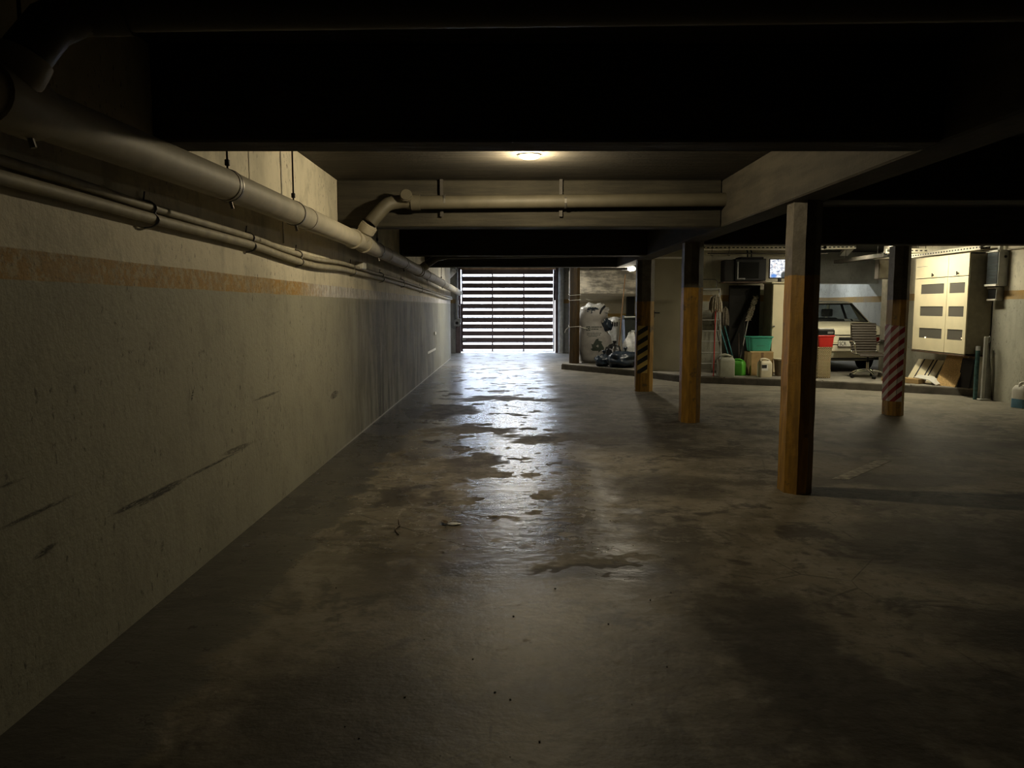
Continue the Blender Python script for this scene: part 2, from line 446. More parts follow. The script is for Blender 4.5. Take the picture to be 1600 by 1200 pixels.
m_rubber = mat('tyre_rubber', (0.015,0.015,0.015), 0.8)
m_tail = mat('tail_light_red', (0.13,0.012,0.010), 0.2, var=0.1)
m_trim = mat('black_car_trim', (0.02,0.018,0.016), 0.5)
m_leather = mat('brown_leather', (0.030,0.022,0.014), 0.55, var=0.12, scale=30, bump=0.1)
m_tray = None

def glass(name, tint, alpha, rough=0.05, c=(0.05,0.055,0.06)):
    n = NT(name); t = n.t
    tr = t.nodes.new('ShaderNodeBsdfTransparent'); tr.inputs[0].default_value = (*tint, 1)
    mx = t.nodes.new('ShaderNodeMixShader'); mx.inputs[0].default_value = alpha
    n.base(c); n.rough(rough)
    n.link(tr.outputs[0], mx.inputs[1]); n.link(n.b.outputs[0], mx.inputs[2])
    n.link(mx.outputs[0], t.nodes['Material Output'].inputs[0])
    return n.m
m_glass = glass('car_glass', (0.62,0.66,0.66), 0.30)
m_pane = glass('cabinet_pane', (0.5,0.5,0.47), 0.55, 0.25, (0.20,0.19,0.165))  # grey base colour stands in for reflections in the panes

def stripes(name, c1, c2, pitch, slope, frac=0.5, rough=0.5):
    n = NT(name); n.P()
    h = n.ma('SUBTRACT', n.X, n.Y)
    v = n.ma('FRACT', n.ma('MULTIPLY', n.ma('SUBTRACT', n.Z, n.ma('MULTIPLY', h, slope)), 1/pitch))
    worn = n.noise(n.pos, 25, 4)
    f = n.ma('GREATER_THAN', v, frac)
    n.base(n.mix(n.mr(worn, 0.62, 0.72, 0, 0.5), n.mix(f, c1, c2), tuple(0.5*(a+b) for a, b in zip(c1, c2))))
    n.rough(rough); return n.m
m_haz = stripes('hazard_yellow_black', (0.010,0.010,0.010), (0.50,0.36,0.10), 0.175, 0.62)
m_haz_r = stripes('hazard_red_white', (0.22,0.012,0.014), (0.48,0.45,0.42), 0.148, 0.75, 0.5, 0.35)

# ------------------------------------------------------------------ setting
ZC, ZB = 2.80, 2.325      # slab soffit, beam soffit
tag(MB().box(-2.6,9.2,-4.2,26.0,-0.2,0).build('floor', m_floor), 'worn grey-brown concrete garage floor with glossy patches', 'floor', kind='structure')
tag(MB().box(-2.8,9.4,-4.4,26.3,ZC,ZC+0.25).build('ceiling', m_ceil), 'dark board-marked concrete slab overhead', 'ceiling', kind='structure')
tag(MB().box(-2.1,-1.8,-4.2,22.57,0,ZC).build('wall_left', m_wall_l), 'long plastered wall with faded ochre line and scrapes', 'wall', kind='structure')
tag(MB().box(-2.1,9.2,-4.4,-4.2,0,ZC).build('wall_behind', m_wall_gate), 'plain plastered wall closing the garage', 'wall', kind='structure')
tag(MB().box(7.8,8.0,-4.2,15.2,0,ZC).build('wall_right', m_wall_r), 'plastered wall with ochre line behind meter boxes', 'wall', kind='structure')
tag(MB().box(8.7,8.9,15.2,21.4,0,ZC).build('wall_bay_side', m_wall_bay), 'grey side wall of the car bay', 'wall', kind='structure')
tag(MB().box(8.0,8.9,15.0,15.2,0,ZC).build('wall_bay_return', m_wall_bay), 'short return wall of the car bay', 'wall', kind='structure')
tag(MB().box(5.8,8.9,21.2,21.4,0,ZC).build('wall_bay_back', m_wall_bay), 'pale wall with ochre line behind the parked car', 'wall', kind='structure')
tag(MB().box(5.96,6.06,16.72,21.2,0,ZC).build('wall_bay_partition', m_wall_bay), 'partition wall between store corner and car bay', 'wall', kind='structure')
tag(MB().box(4.05,6.06,16.6,16.72,0,ZC).build('wall_store', m_wall_r), 'plastered wall with ochre line behind mops and tub', 'wall', kind='structure')
tag(MB().box(4.05,4.15,16.72,24.0,0,ZC).build('wall_bins_side', m_wall_bin), 'beige side wall of the rubbish corner', 'wall', kind='structure')
tag(MB().box(1.9,4.15,24.0,24.2,0,ZC).build('wall_bins_back', m_wall_bin), 'beige wall with low ochre line behind the rubbish bags', 'wall', kind='structure')
tag(MB().box(1.9,2.05,24.2,26.0,0,ZC).build('wall_gate_side', m_wall_gate), 'short grey side wall right of the gate', 'wall', kind='structure')
tag(MB().box(1.46,2.05,25.45,25.75,0,ZC).build('wall_gate_right', m_wall_gate), 'grey wall with ochre line on the lamp side of the gate', 'wall', kind='structure')
tag(MB().box(-2.6,-1.70,25.35,25.75,0,ZC).build('wall_gate_left', m_wall_gate), 'grey wall with ochre line on the pipe side of the gate', 'wall', kind='structure')
tag(MB().box(-2.6,-2.4,22.57,25.5,0,ZC).build('wall_recess', m_wall_gate), 'recessed wall beside the gate hinge', 'wall', kind='structure')
tag(MB().box(-2.6,-2.1,22.4,22.57,0,ZC).build('wall_recess_return', m_wall_gate), 'hidden return of the recessed wall', 'wall', kind='structure')
tag(MB().box(-9,9,26.0,60,-0.2,-0.02).build('ground_outside', m_outside), 'bright street paving outside the gate', 'ground', kind='structure')
tag(MB().box(-14,14,44,44.4,-0.1,5.0).build('facade_outside', m_facade), 'bright pale facade across the street', 'wall', kind='structure')

def beam(name, x0, x1, y0, y1, label, m=m_beam, z0=ZB):
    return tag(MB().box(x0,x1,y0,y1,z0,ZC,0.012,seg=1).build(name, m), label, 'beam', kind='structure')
GX0, GX1 = 2.16, 2.44
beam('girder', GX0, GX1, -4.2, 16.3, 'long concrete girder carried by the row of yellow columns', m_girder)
beam('beam', -1.8, GX0, 3.95, 4.20, 'dark cross beam hiding the ceiling lamp')
beam('beam', -1.8, GX0, 8.05, 8.32, 'cross beam with the drain pipe strapped along it')
beam('beam', -1.8, GX0, 12.45, 12.75, 'black cross beam third from the camera')
beam('beam', -1.8, GX0, 16.0, 16.3, 'black cross beam over the gate view')
beam('beam', GX1, 7.8, 6.05, 6.35, 'unlit cross beam over the nearest yellow column')
beam('beam', GX1, 7.8, 10.25, 10.55, 'unlit cross beam in front of the lit store')
beam('beam', -1.8, GX0, 0.1, 0.35, 'dark cross beam just overhead')
beam('beam', GX1, 7.8, 1.9, 2.2, 'unlit cross beam at the dark side')
tag(MB().box(6.06,8.7,18.4,18.9,2.06,ZC,0.01,seg=1).build('beam', m_wall_bay), 'pale deep beam over the parked car', 'beam', kind='structure')
tag(MB().box(1.56,4.05,20.9,21.3,1.86,2.50,0.02,seg=1).build('beam', m_white_beam), 'whitewashed rough beam above the rubbish bags', 'beam', kind='structure')
tag(MB().loft([[(1.9,21.3,1.86),(4.05,21.3,1.86),(4.05,21.3,2.0),(1.9,21.3,2.0)],[(1.9,23.99,1.62),(4.05,23.99,1.80),(4.05,23.99,2.0),(1.9,23.99,1.9)]]).build('ceiling_ramp', m_wall_bin), 'sloping soffit of the ramp behind the whitewashed beam', 'ceiling', kind='structure')

# raised platform with its kerb
KP = [(1.20,18.59),(2.00,17.55),(2.69,16.68),(3.05,16.02),(3.35,15.42),(4.16,15.0),(5.17,14.55),(5.78,14.25),(7.01,13.44),(7.79,12.90)]
PLATZ = 0.14
plat = thing('platform', 'low concrete platform running diagonally under bags, tools and car', 'platform', (0,0,0), kind='structure')
inner = [(x+0.06*0.5, y+0.10) for x, y in KP]
top = KP + [(7.79,15.2),(8.69,15.2),(8.69,21.2),(6.06,21.2),(6.06,16.72),(5.96,16.6),(4.05,16.6),(4.05,24),(1.9,24),(1.75,21),(1.45,19.3)]
MB().prism(top, 0.0, PLATZ-0.03).build('platform_body', m_kerb_shaded, plat)
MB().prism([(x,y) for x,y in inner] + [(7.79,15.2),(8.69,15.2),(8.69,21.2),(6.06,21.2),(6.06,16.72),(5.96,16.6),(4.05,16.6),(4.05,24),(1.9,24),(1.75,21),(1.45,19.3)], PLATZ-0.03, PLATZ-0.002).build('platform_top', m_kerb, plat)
for i in range(len(KP)-1):
    (x0,y0),(x1,y1) = KP[i], KP[i+1]
    L = math.hypot(x1-x0, y1-y0); a = math.atan2(y1-y0, x1-x0)
    Mx = Matrix.Translation((x0,y0,0)) @ Matrix.Rotation(a, 4, 'Z')
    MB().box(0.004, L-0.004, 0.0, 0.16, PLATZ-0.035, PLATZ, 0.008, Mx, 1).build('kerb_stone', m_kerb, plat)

def column(x0, x1, y0, y1, z0, z1, m, label, ch=0.075):
    poly = [(x0+ch,y0),(x1-ch,y0),(x1,y0+ch),(x1,y1-ch),(x1-ch,y1),(x0+ch,y1),(x0,y1-ch),(x0,y0+ch)]
    rings = []
    for k in range(15):
        z = z0 + (z1-z0)*k/14
        o = 0.0018*math.sin(k*2.1+x0*5); p = 0.0015*math.sin(k*1.3+y0)
        rings.append([(x+o, y+p, z) for x, y in poly])
    return tag(MB().loft(rings).build('column', m, smooth=25), label, 'column', kind='structure')
column(2.21,2.435,6.05,6.36,0,ZB+0.01,m_col,'nearest yellow-painted concrete column under the girder')
column(2.215,2.46,9.89,10.20,0,ZB+0.01,m_col,'yellow column without stripes, second along the girder')
c3 = column(2.215,2.52,13.62,13.92,0,ZB+0.01,m_col_mid,'yellow column with black hazard stripes by the rubbish corner')
c5 = column(5.235,5.46,10.545,10.86,0,ZB+0.01,m_col_mid,'brown column with red and white stripes before the cabinet')
c4 = column(1.40,1.64,18.64,18.90,PLATZ,ZC,column_mat('column_brown',9.0,0.17),'slim brown column on the platform tied with white cord')
column(7.215,7.40,14.85,15.10,PLATZ,ZC,mat('post_grey',(0.22,0.205,0.165),0.7),'grey square post between the car and the cream cabinet', 0.01)
column(3.46,3.68,23.2,23.42,PLATZ,1.85,m_black_rough,'dark short post behind the black bin', 0.01)
column(7.9,8.05,20.9,21.15,PLATZ,ZC,m_wall_gate,'thin grey post on the wall behind the car', 0.01)
column(1.52,1.68,25.1,25.4,0,ZC,mat('column_pale',(0.34,0.34,0.32),0.6),'pale rounded post at the lamp side of the gate', 0.05)
MB().box(2.225,2.405,13.609,13.621,0.33,1.17,0.003,seg=1).build('hazard_panel', m_haz, c3)['label'] = 'panel of yellow and black diagonal stripes'
MB().box(5.31,5.385,10.537,10.548,0.20,1.24,0.003,seg=1).build('hazard_panel', m_haz_r, c5)['label'] = 'sheet of red and white diagonal stripes'
MB().box(5.227,5.238,10.615,10.79,0.20,1.26,0.003,seg=1).build('hazard_panel', m_haz_r, c5)['label'] = 'sheet of red and white diagonal stripes'
MB().box(0,0.107,-0.008,0.003,0.20,1.25,0.002,Matrix.Translation((5.232,10.618,0)) @ Matrix.Rotation(R(-45),4,'Z'),1).build('hazard_panel', m_haz_r, c5)['label'] = 'sheet of red and white diagonal stripes'

# worn parking line
MB().prism([(2.80,6.62),(2.95,6.60),(3.72,7.42),(3.60,7.46)], 0.0005, 0.002).build('floor_marking', mat('worn_line_paint',(0.33,0.31,0.26),0.8,var=0.5,scale=14))
tag(bpy.data.objects['floor_marking'], 'short worn white parking line beyond the nearest column', 'marking', kind='structure')

# door leaf wall between the hazard column and the tool store
d1 = tag(MB().box(2.93,4.05,16.46,16.54,PLATZ,ZC).build('door_1', mat('beige_door',(0.30,0.27,0.19),0.6,var=0.08,scale=2)), 'tall plain beige door leaf beside the striped column', 'door', kind='structure')
MB().box(2.93,4.05,16.445,16.46,2.52,2.56).build('door_rail', m_paper, d1)
h = MB().tube([(3.02,16.46,1.385),(3.02,16.41,1.385),(3.14,16.40,1.38)], 0.012, 8); h.box(3.0,3.04,16.448,16.462,1.28,1.43,0.003,seg=1)
h.build('door_handle', m_black, d1)

# ------------------------------------------------------------------ gate
gate = thing('garage_gate', 'dark slatted metal garage gate with daylight between the slats', 'gate', (0,25.46,0))
for k in range(12):
    z = 0.115 + 0.2235*k
    MB().box(-1.62,1.36,-0.018,0.018,z,z+0.155,0.004,Matrix.Identity(4),1).build('slat', m_gate, gate)
MB().box(-1.62,1.36,-0.015,0.02,0.028,0.058).build('bottom_rail', m_gate, gate)
MB().box(-1.62,1.36,-0.02,0.02,2.80,2.83).build('top_rail', m_gate, gate)
for x in (-0.645, 0.385): MB().box(x-0.022,x+0.022,-0.045,-0.018,0.035,2.79).build('upright', m_gate, gate)
MB().box(-1.70,-1.655,-0.03,0.0,0.03,1.62).build('closing_strip', m_gate, gate)
MB().box(1.395,1.435,-0.03,0.0,1.72,2.72).build('closing_strip', m_gate, gate)
for x0 in (-1.66, 1.365): MB().box(x0,x0+0.04,-0.03,0.03,0.03,2.79).build('side_frame', m_gate, gate)
lk = MB().box(-1.66,-1.52,-0.10,-0.045,0.40,0.50,0.008,seg=1).build('lock_box', m_grey_metal, gate)
MB().tube([(-1.60,-0.105,0.45),(-1.60,-0.09,0.45)], 0.016, 10).build('lock_cylinder', m_steel, lk)
jl = tag(MB().box(-1.85,-1.685,25.30,25.44,0,ZC,0.01,seg=1).build('trim_1', m_gate), 'dark steel jamb on the motor side of the gate', 'jamb', kind='structure')
jr = tag(MB().box(1.425,1.50,25.36,25.44,0,ZC,0.01,seg=1).build('trim_2', m_gate), 'dark steel jamb on the door side of the gate', 'jamb', kind='structure')
tag(MB().box(-1.70,1.46,25.38,25.5,2.725,ZC,0.004,seg=1).build('trim_3', m_gate_head), 'tan timber head strip above the gate', 'gate head', kind='structure')
mo = thing('gate_opener', 'grey tubular gate opener arm hanging beside the gate', 'gate opener', (-1.79,25.12,0))
MB().box(-0.04,0.04,-0.04,0.04,1.08,2.76,0.01,seg=1).build('arm_tube', m_grey_metal, mo)
h = MB().tube([(0,-0.06,0.99),(0,0.06,0.99)], 0.115, 20).build('motor_housing', m_grey_metal, mo, 30)
MB().tube([(0,-0.075,0.99),(0,-0.06,0.99)], 0.05, 16).build('motor_cap', m_black, h, 30)
MB().box(-0.02,0.13,-0.05,0.05,1.02,1.14,0.01,seg=1).build('motor_bracket', m_grey_metal, mo)
MB().tube([(0.10,0,1.55),(0.04,0,1.60),(0.04,0,1.72)], 0.012, 8).build('release_cable', m_rope, mo)
sl = thing('sensor_lamp', 'small cylindrical beacon on a bracket near the gate head', 'beacon', (-1.83,23.6,2.48))
MB().tube([(-0.11,0.1,-0.05),(0.08,-0.08,0.12)], 0.08, 14).build('beacon_body', m_paper, sl, 30)
MB().tube([(0.08,0.05,0.08),(0.16,0.05,0.315)], 0.012, 8).build('bracket', m_grey_metal, sl)

# ------------------------------------------------------------------ drain pipes
PX = -1.55
PP = [(-3.9,2.10),(-1,2.12),(2.41,2.13),(4.2,2.16),(5.4,2.165),(7.86,2.165),(10.2,2.14),(12.5,2.11),(16.5,2.04),(20.8,1.96),(22.9,1.92)]
def pz(y):
    for (a,b),(c,d) in zip(PP, PP[1:]):
        if a <= y <= c: return b + (d-b)*(y-a)/(c-a)
    return PP[-1][1]
def seg_pipe(mb, y0, y1, r, seg=24):
    ys = [y0] + [q for q,_ in PP if y0 < q < y1] + [y1]
    return mb.tube([(PX,y,pz(y)) for y in ys], r, seg)
main = thing('drain_pipe', 'thick grey main drain pipe running along the wall', 'pipe', (0,0,0))
cuts = [-3.9,-0.6,2.45,4.25,5.9,8.2,9.6,11.2,12.9,15.0,18.0,20.4,22.9]
for a, b in zip(cuts, cuts[1:]): seg_pipe(MB(), a+0.004, b-0.004, 0.083).build('pipe_length', m_pvc, main, 40)
for y in cuts[1:-1]:
    cl = seg_pipe(MB(), y-0.018, y+0.018, 0.0865).build('joint_ring', m_pvc_d, main, 40)
for y0, y1 in ((2.32,2.56),(7.56,7.64),(8.10,8.18),(12.72,12.8),(12.98,13.06)): seg_pipe(MB(), y0, y1, 0.097).build('socket_collar', m_pvc, main, 40)
for y in (2.52,4.28,5.55,8.95,11.0,14.0,17.0):
    z = pz(y)
    b = MB().tube([(PX,y,z+0.085),(PX,y,ZC)], 0.006, 6); hg = b.build('hanger_rod', m_rod, main)
    MB().box(PX-0.012,PX+0.012,y-0.012,y+0.012,z+0.105,z+0.14,0.004,seg=1).build('rod_nut', m_rod, hg)
    st = seg_pipe(MB(), y-0.008, y+0.008, 0.0885).build('strap', m_steel, main, 40)
    MB().tube([(PX+0.01,y,z-0.088),(PX+0.02,y,z-0.125)], 0.010, 6).build('strap_bolt', m_steel, st)
# wye where the branch drops in
MB().tube([(PX+0.02,7.88,2.19),(PX+0.12,7.84,2.33)], 0.078, 20).build('wye_branch', m_pvc, main, 40)
MB().tube([(PX+0.075,7.86,2.262),(PX+0.115,7.845,2.318)], 0.088, 20).build('socket_collar', m_pvc, main, 40)
MB().tube([(PX,2.42,2.14),(PX+0.05,2.46,2.27)], 0.080, 20).build('wye_branch', m_pvc, main, 40)
MB().tube([(PX+0.02,12.9,2.12),(PX+0.12,12.94,2.20)], 0.072, 20).build('wye_branch', m_pvc_d, main, 40)

br = thing('branch_pipe', 'grey branch drain pipe strapped to the lamp-lit cross beam', 'pipe', (0,0,0))
bz = 2.565; by = 7.93
MB().tube([(-1.02,by,bz-0.01),(2.17,by,bz+0.02)], 0.068, 22).build('pipe_length', m_pvc_b, br, 40)
arc = [(PX+0.13,7.84,2.345),(PX+0.26,7.87,2.50),(PX+0.30,7.89,2.535),(PX+0.35,by,2.555),(PX+0.45,by,bz),(-1.02,by,bz-0.01)]
MB().tube(arc, 0.069, 20).build('elbow', m_pvc_b, br, 50)
MB().tube([(-1.02,by,bz-0.01),(-0.93,by,bz-0.009)], 0.080, 22).build('socket_collar', m_pvc_b, br, 40)
ce = MB().tube([(-1.06,by-0.05,bz+0.035),(-1.06,by-0.11,bz+0.05)], 0.062, 20).build('cleaning_eye', m_pvc_b, br, 40)
MB().tube([(-1.06,by-0.11,bz+0.05),(-1.06,by-0.125,bz+0.053)], 0.052, 20).build('eye_cap', m_pvc_b, ce, 40)
for x in (-0.72, 0.50):
    s_ = MB().box(x-0.017,x+0.017,by+0.075,by+0.085,bz-0.14,ZC).build('strap', m_rod, br)
    MB().tube([(x+0.03,by,bz),(x+0.05,by,bz)], 0.0705, 20).build('strap_band', m_steel, s_)

br2 = thing('branch_pipe', 'dark branch drain pipe crossing just overhead', 'pipe', (0,0,0))
MB().tube([(-1.30,2.60,2.46),(2.17,2.60,2.50)], 0.068, 22).build('pipe_length', m_pvc_b, br2, 40)
MB().tube([(PX+0.05,2.46,2.275),(PX+0.10,2.51,2.38),(PX+0.16,2.57,2.44),(-1.30,2.60,2.46)], 0.072, 20).build('elbow', m_pvc_b, br2, 50)
MB().tube([(-1.36,2.59,2.455),(-1.24,2.60,2.461)], 0.080, 20).build('socket_collar', m_pvc_b, br2, 40)
br3 = thing('branch_pipe', 'unlit branch drain pipe beyond the third cross beam', 'pipe', (0,0,0))
MB().tube([(-1.1,13.0,2.36),(2.17,13.0,2.40)], 0.06, 16).build('pipe_length', m_pvc_b, br3, 40)
MB().tube([(PX+0.12,12.945,2.205),(PX+0.28,13.0,2.32),(-1.1,13.0,2.36)], 0.063, 16).build('elbow', m_pvc_b, br3, 50)

# conduits under the main pipe
CP = [(-3.9,2.02),(-1,2.02),(2.7,2.005),(3.82,1.985),(5.26,1.97),(6.0,1.945),(6.9,1.93),(8.0,1.955),(9.2,1.945),(11.8,1.925),(14,1.90),(17,1.85),(19.2,1.82),(21.5,1.79),(22.5,1.79)]
def smooth_pts(pts, n=6):
    out = []
    for i in range(len(pts)-1):
        p0 = pts[max(i-1,0)]; p1 = pts[i]; p2 = pts[i+1]; p3 = pts[min(i+2,len(pts)-1)]
        for k in range(n):
            t = k/n
            out.append(tuple(0.5*((2*b)+(-a+c)*t+(2*a-5*b+4*c-d)*t*t+(-a+3*b-3*c+d)*t**3) for a,b,c,d in zip(p0,p1,p2,p3)))
    return out + [pts[-1]]
c1 = thing('wall_conduit', 'upper of two painted conduits under the main drain pipe', 'conduit', (0,0,0))
MB().tube(smooth_pts([(-1.765,y,z) for y,z in CP]), 0.021, 12).build('conduit_tube', m_conduit, c1, 50)
c2_ = thing('wall_conduit', 'lower thicker conduit clipped below its twin on the wall', 'conduit', (0,0,0))
MB().tube(smooth_pts([(-1.76,y,z-0.058-0.006*math.sin(y)) for y,z in CP]), 0.027, 12).build('conduit_tube', m_conduit, c2_, 50)
for y, z in ((2.2,2.01),(3.82,1.985),(5.26,1.97),(6.45,1.938),(8.6,1.95),(10.5,1.935),(12.5,1.92),(15,1.88)):
    MB().tube(smooth_pts([(-1.80,y,z+0.035),(-1.765,y,z+0.026),(-1.738,y,z),(-1.748,y,z-0.03),(-1.728,y,z-0.06),(-1.755,y,z-0.092),(-1.80,y,z-0.10)],4), 0.006, 6).build('clamp', m_steel, c2_, 60)
    MB().tube([(-1.79,y-0.02,z+0.03),(-1.785,y-0.015,z+0.075)], 0.004, 6).build('clamp_hook', m_rod, c2_)
for (y, dz) in ((5.2,0),(6.6,0)):
    pass
jb = thing('junction_box', 'small white junction box on the wall below the pipe wye', 'box', (-1.80,9.0,1.97))
MB().box(0,0.09,-0.10,0.10,-0.03,0.05,0.008,seg=1).build('box_body', m_white, jb)
MB().box(0.088,0.094,-0.085,0.085,-0.02,0.04).build('box_lid', m_paper, jb)
cb = thing('wall_cable', 'thin cable dropping down the white wall behind the pipe', 'cable', (0,0,0))
MB().tube([(-1.795,6.1,2.80),(-1.795,6.12,2.0)], 0.006, 6).build('cable_run', m_rope, cb)
tag(MB().box(-1.8,-1.797,16.4,18.1,0.50,0.55).build('wall_sticker', m_paper), 'white paper strip stuck low on the wall near the gate', 'sticker')
tag(MB().box(-1.8,-1.78,17.8,18.1,0.86,0.93,0.006,seg=1).build('wall_plate', m_paper), 'small pale plate on the wall above the paper strip', 'plate')

# ceiling lamp of the second bay
lp = thing('ceiling_lamp', 'glowing round ceiling lamp behind the dark cross beam', 'lamp', (0.15,6.75,ZC))
MB().lathe([(0.0,0),(0.10,0),(0.10,-0.006),(0.095,-0.008)], seg=24).build('lamp_base', m_white, lp, 40)
m_glow = mat('lamp_glow_warm', (0.9,0.85,0.7), 0.4, var=0, emit=(1.0,0.86,0.60), es=14.0)
MB().lathe([(0.09,-0.008),(0.088,-0.018),(0.075,-0.026),(0.04,-0.031),(0.0,-0.032)], seg=24).build('lamp_globe', m_glow, lp, 60)
ld = bpy.data.lights.new('ceiling_lamp_light', 'POINT'); ld.energy = 92; ld.color = (1.0,0.83,0.53); ld.shadow_soft_size = 0.035
lo = bpy.data.objects.new('ceiling_lamp_light', ld); lo.location = (0.15,6.75,ZC-0.075); col.objects.link(lo)

# floor litter
lf = tag(MB().loft([[(-0.05,0,0.002),(-0.05,0.001,0.004)],[(0,-0.035,0.02),(0,-0.03,0.024)],[(0.06,0.0,0.008),(0.06,0.005,0.01)]],cap=False).build('dry_leaf', m_leaf, loc=(-0.13,5.30,0)), 'small curled brown leaf on the glossy floor', 'leaf')
def leaf(loc, s, rz, label):
    pts = [(-1,0),(-.6,.35),(0,.5),(.6,.3),(1.1,0),(.6,-.3),(0,-.5),(-.6,-.35)]
    mb = MB(); v = [(x*s, y*s, 0.004+s*0.35*abs(y)+0.15*s*abs(x)) for x,y in pts] + [(0,0,0.003)]
    mb.add(v, [(8,i,(i+1)%8) for i in range(8)])
    mb.add([(x,y,z+0.002) for x,y,z in v], [(8,(i+1)%8,i) for i in range(8)])
    mb.tube([(-1.0*s,0,0.006),(-1.9*s,0.15*s,0.02)], 0.0025, 5)
    o = mb.build('dry_leaf', m_leaf, loc=loc); o.rotation_euler = (0,0,rz); return tag(o, label, 'leaf')
bpy.data.objects.remove(lf)
leaf((-0.12,5.37,0.001), 0.032, 0.5, 'small curled brown leaf on the glossy floor streak')
leaf((-0.47,5.22,0.001), 0.05, 1.9, 'larger brown leaf with a stalk beside a pale scrap')
o = MB().blob((-0.40,5.20,0.006),(0.05,0.03,0.008),0.4,2.5,3,14,8,0.001).build('paper_scrap', m_bagc, smooth=60); tag(o,'crumpled pale scrap lying beside the larger leaf','scrap')
tw = tag(MB().tube([(-0.80,5.30,0.006),(-0.77,5.15,0.012),(-0.79,5.06,0.008),(-0.75,4.95,0.006)], 0.005, 5).build('dry_twig', m_leaf), 'thin bent twig on the floor near the wall strip', 'twig')
random.seed(11)
mb = MB()
for _ in range(70):
    y = random.uniform(1.9,6.5); x = random.uniform(-0.5,0.5)*y*0.55+0.1
    r = random.uniform(0.0015,0.005)
    mb.blob((x,y,r*0.5),(r,r*1.2,r*0.7),0.3,2,random.random()*9,6,4)
tag(mb.build('floor_grit', mat('grit',(0.16,0.14,0.11),0.9)), 'scattered grit and crumbs on the concrete floor', 'grit', kind='stuff')

# ------------------------------------------------------------------ rubbish corner
FZ = PLATZ
def bag_section(z, H=1.38):
    t = z/H
    keys = [(0,0.36,0.24,0.02),(0.05,0.41,0.30,0.02),(0.25,0.43,0.32,0.0),(0.45,0.40,0.30,-0.02),(0.60,0.33,0.26,-0.08),(0.72,0.30,0.24,-0.14),(0.85,0.35,0.27,-0.06),(0.93,0.34,0.26,-0.03),(1.0,0.22,0.18,-0.06)]
    for a, b in zip(keys, keys[1:]):
        if a[0] <= t <= b[0]+1e-9:
            k = (t-a[0])/(b[0]-a[0]); k = k*k*(3-2*k)
            return [a[i]+(b[i]-a[i])*k for i in (1,2,3)]
    return list(keys[-1][1:])
def bag_front(x, z):
    rx, ry, cx = bag_section(z)
    q = max(0.0, 1-abs((x-cx)/rx)**2.6)
    wv = 0.018*noise.noise(Vector((x*5, z*5, 1.7)))
    return -ry*q**(1/2.6) + wv
sack = thing('recycling_sack', 'big white woven sack with a recycling symbol tied to the brown column', 'bag', (2.06,18.98,FZ))
mb = MB(); rings = []
for j in range(29):
    z = 1.30*j/28
    rx, ry, cx = bag_section(z); ring = []
    for i in range(44):
        a = 2*math.pi*i/44
        ca, sa = math.cos(a), math.sin(a)
        x = cx + rx*math.copysign(abs(ca)**(2/2.6), ca); y = ry*math.copysign(abs(sa)**(2/2.6), sa)
        if sa < -0.05: y = bag_front(x, z)
        ring.append((x, y, z))
    rings.append(ring)
body = mb.loft(rings).build('sack_body', m_bagw, sack, 70)
MB().blob((-0.02,0.0,1.27),(0.33,0.25,0.17),0.5,3.0,4,30,16,None,0.25).build('clear_bag_top', m_bagc, sack, 80)
MB().blob((-0.10,-0.17,1.25),(0.16,0.09,0.11),0.5,3.2,9,22,12,None,0.3).build('dark_bag_top', m_bagb, sack, 80)
MB().tube(smooth_pts([(0.06,-0.23,1.16),(0.12,-0.25,1.30),(0.20,-0.16,1.38)]), 0.028, 8).build('dark_strip', m_bagk, sack, 60)
MB().blob((0.26,-0.16,0.93),(0.11,0.10,0.15),0.5,3.0,6,20,12,None,0.3).build('dark_fold', m_bagb, sack, 80)
def on_bag(poly_list, name):
    mb = MB()
    for poly in poly_list:
        front = [(x, bag_front(x, z)-0.006, z) for x, z in poly]
        back = [(x, bag_front(x, z)+0.002, z) for x, z in poly]
        n = len(poly)
        mb.add(front+back, [tuple(range(n))[::-1], tuple(range(n,2*n))] + [(i,(i+1)%n,n+(i+1)%n,n+i) for i in range(n)])
    o = mb.build(name, m_print, body); return o
# recycling triangle: three bent bands with arrow heads
polys = []
cx0, cz0 = 0.02, 0.42
V3 = [Vector((0.23*math.cos(R(90+120*k)), 0.23*math.sin(R(90+120*k)))) for k in range(3)]
for k in range(3):
    A, B = V3[k], V3[(k+1) % 3]; d = (B-A).normalized(); nn = Vector((-d.y, d.x)); Ls = (B-A).length
    e = -((A+B)/2).normalized()                      # inward
    P = lambda t, w: tuple(Vector((cx0, cz0)) + A + d*t*Ls + e*w)
    polys.append([P(0.20,0.0),P(0.58,0.0),P(0.58,0.085),P(0.30,0.085)])                 # straight band
    polys.append([P(0.56,-0.045),P(0.56,0.13),P(0.80,0.042)])                            # arrow head
    Q = V3[k]; dq = (V3[(k+2) % 3]-Q).normalized()
    polys.append([P(0.20,0.0), P(0.30,0.085), tuple(Vector((cx0,cz0))+Q+dq*Ls*0.12+e*0.0), tuple(Vector((cx0,cz0))+Q+dq*Ls*0.10+d*0.02)])
on_bag(polys, 'recycling_symbol')['label'] = 'dark green recycling triangle print'
polys = [[(-0.25,0.87),(-0.16,0.88),(-0.16,0.90),(-0.25,0.89)],[(-0.25,0.79),(-0.235,0.79),(-0.235,0.90),(-0.25,0.90)],[(-0.175,0.79),(-0.16,0.79),(-0.16,0.90),(-0.175,0.90)],[(-0.25,0.785),(-0.16,0.785),(-0.16,0.80),(-0.25,0.80)],[(-0.225,0.82),(-0.185,0.82),(-0.19,0.865),(-0.21,0.865)]]
on_bag(polys, 'emblem_print')
polys = []
random.seed(3)
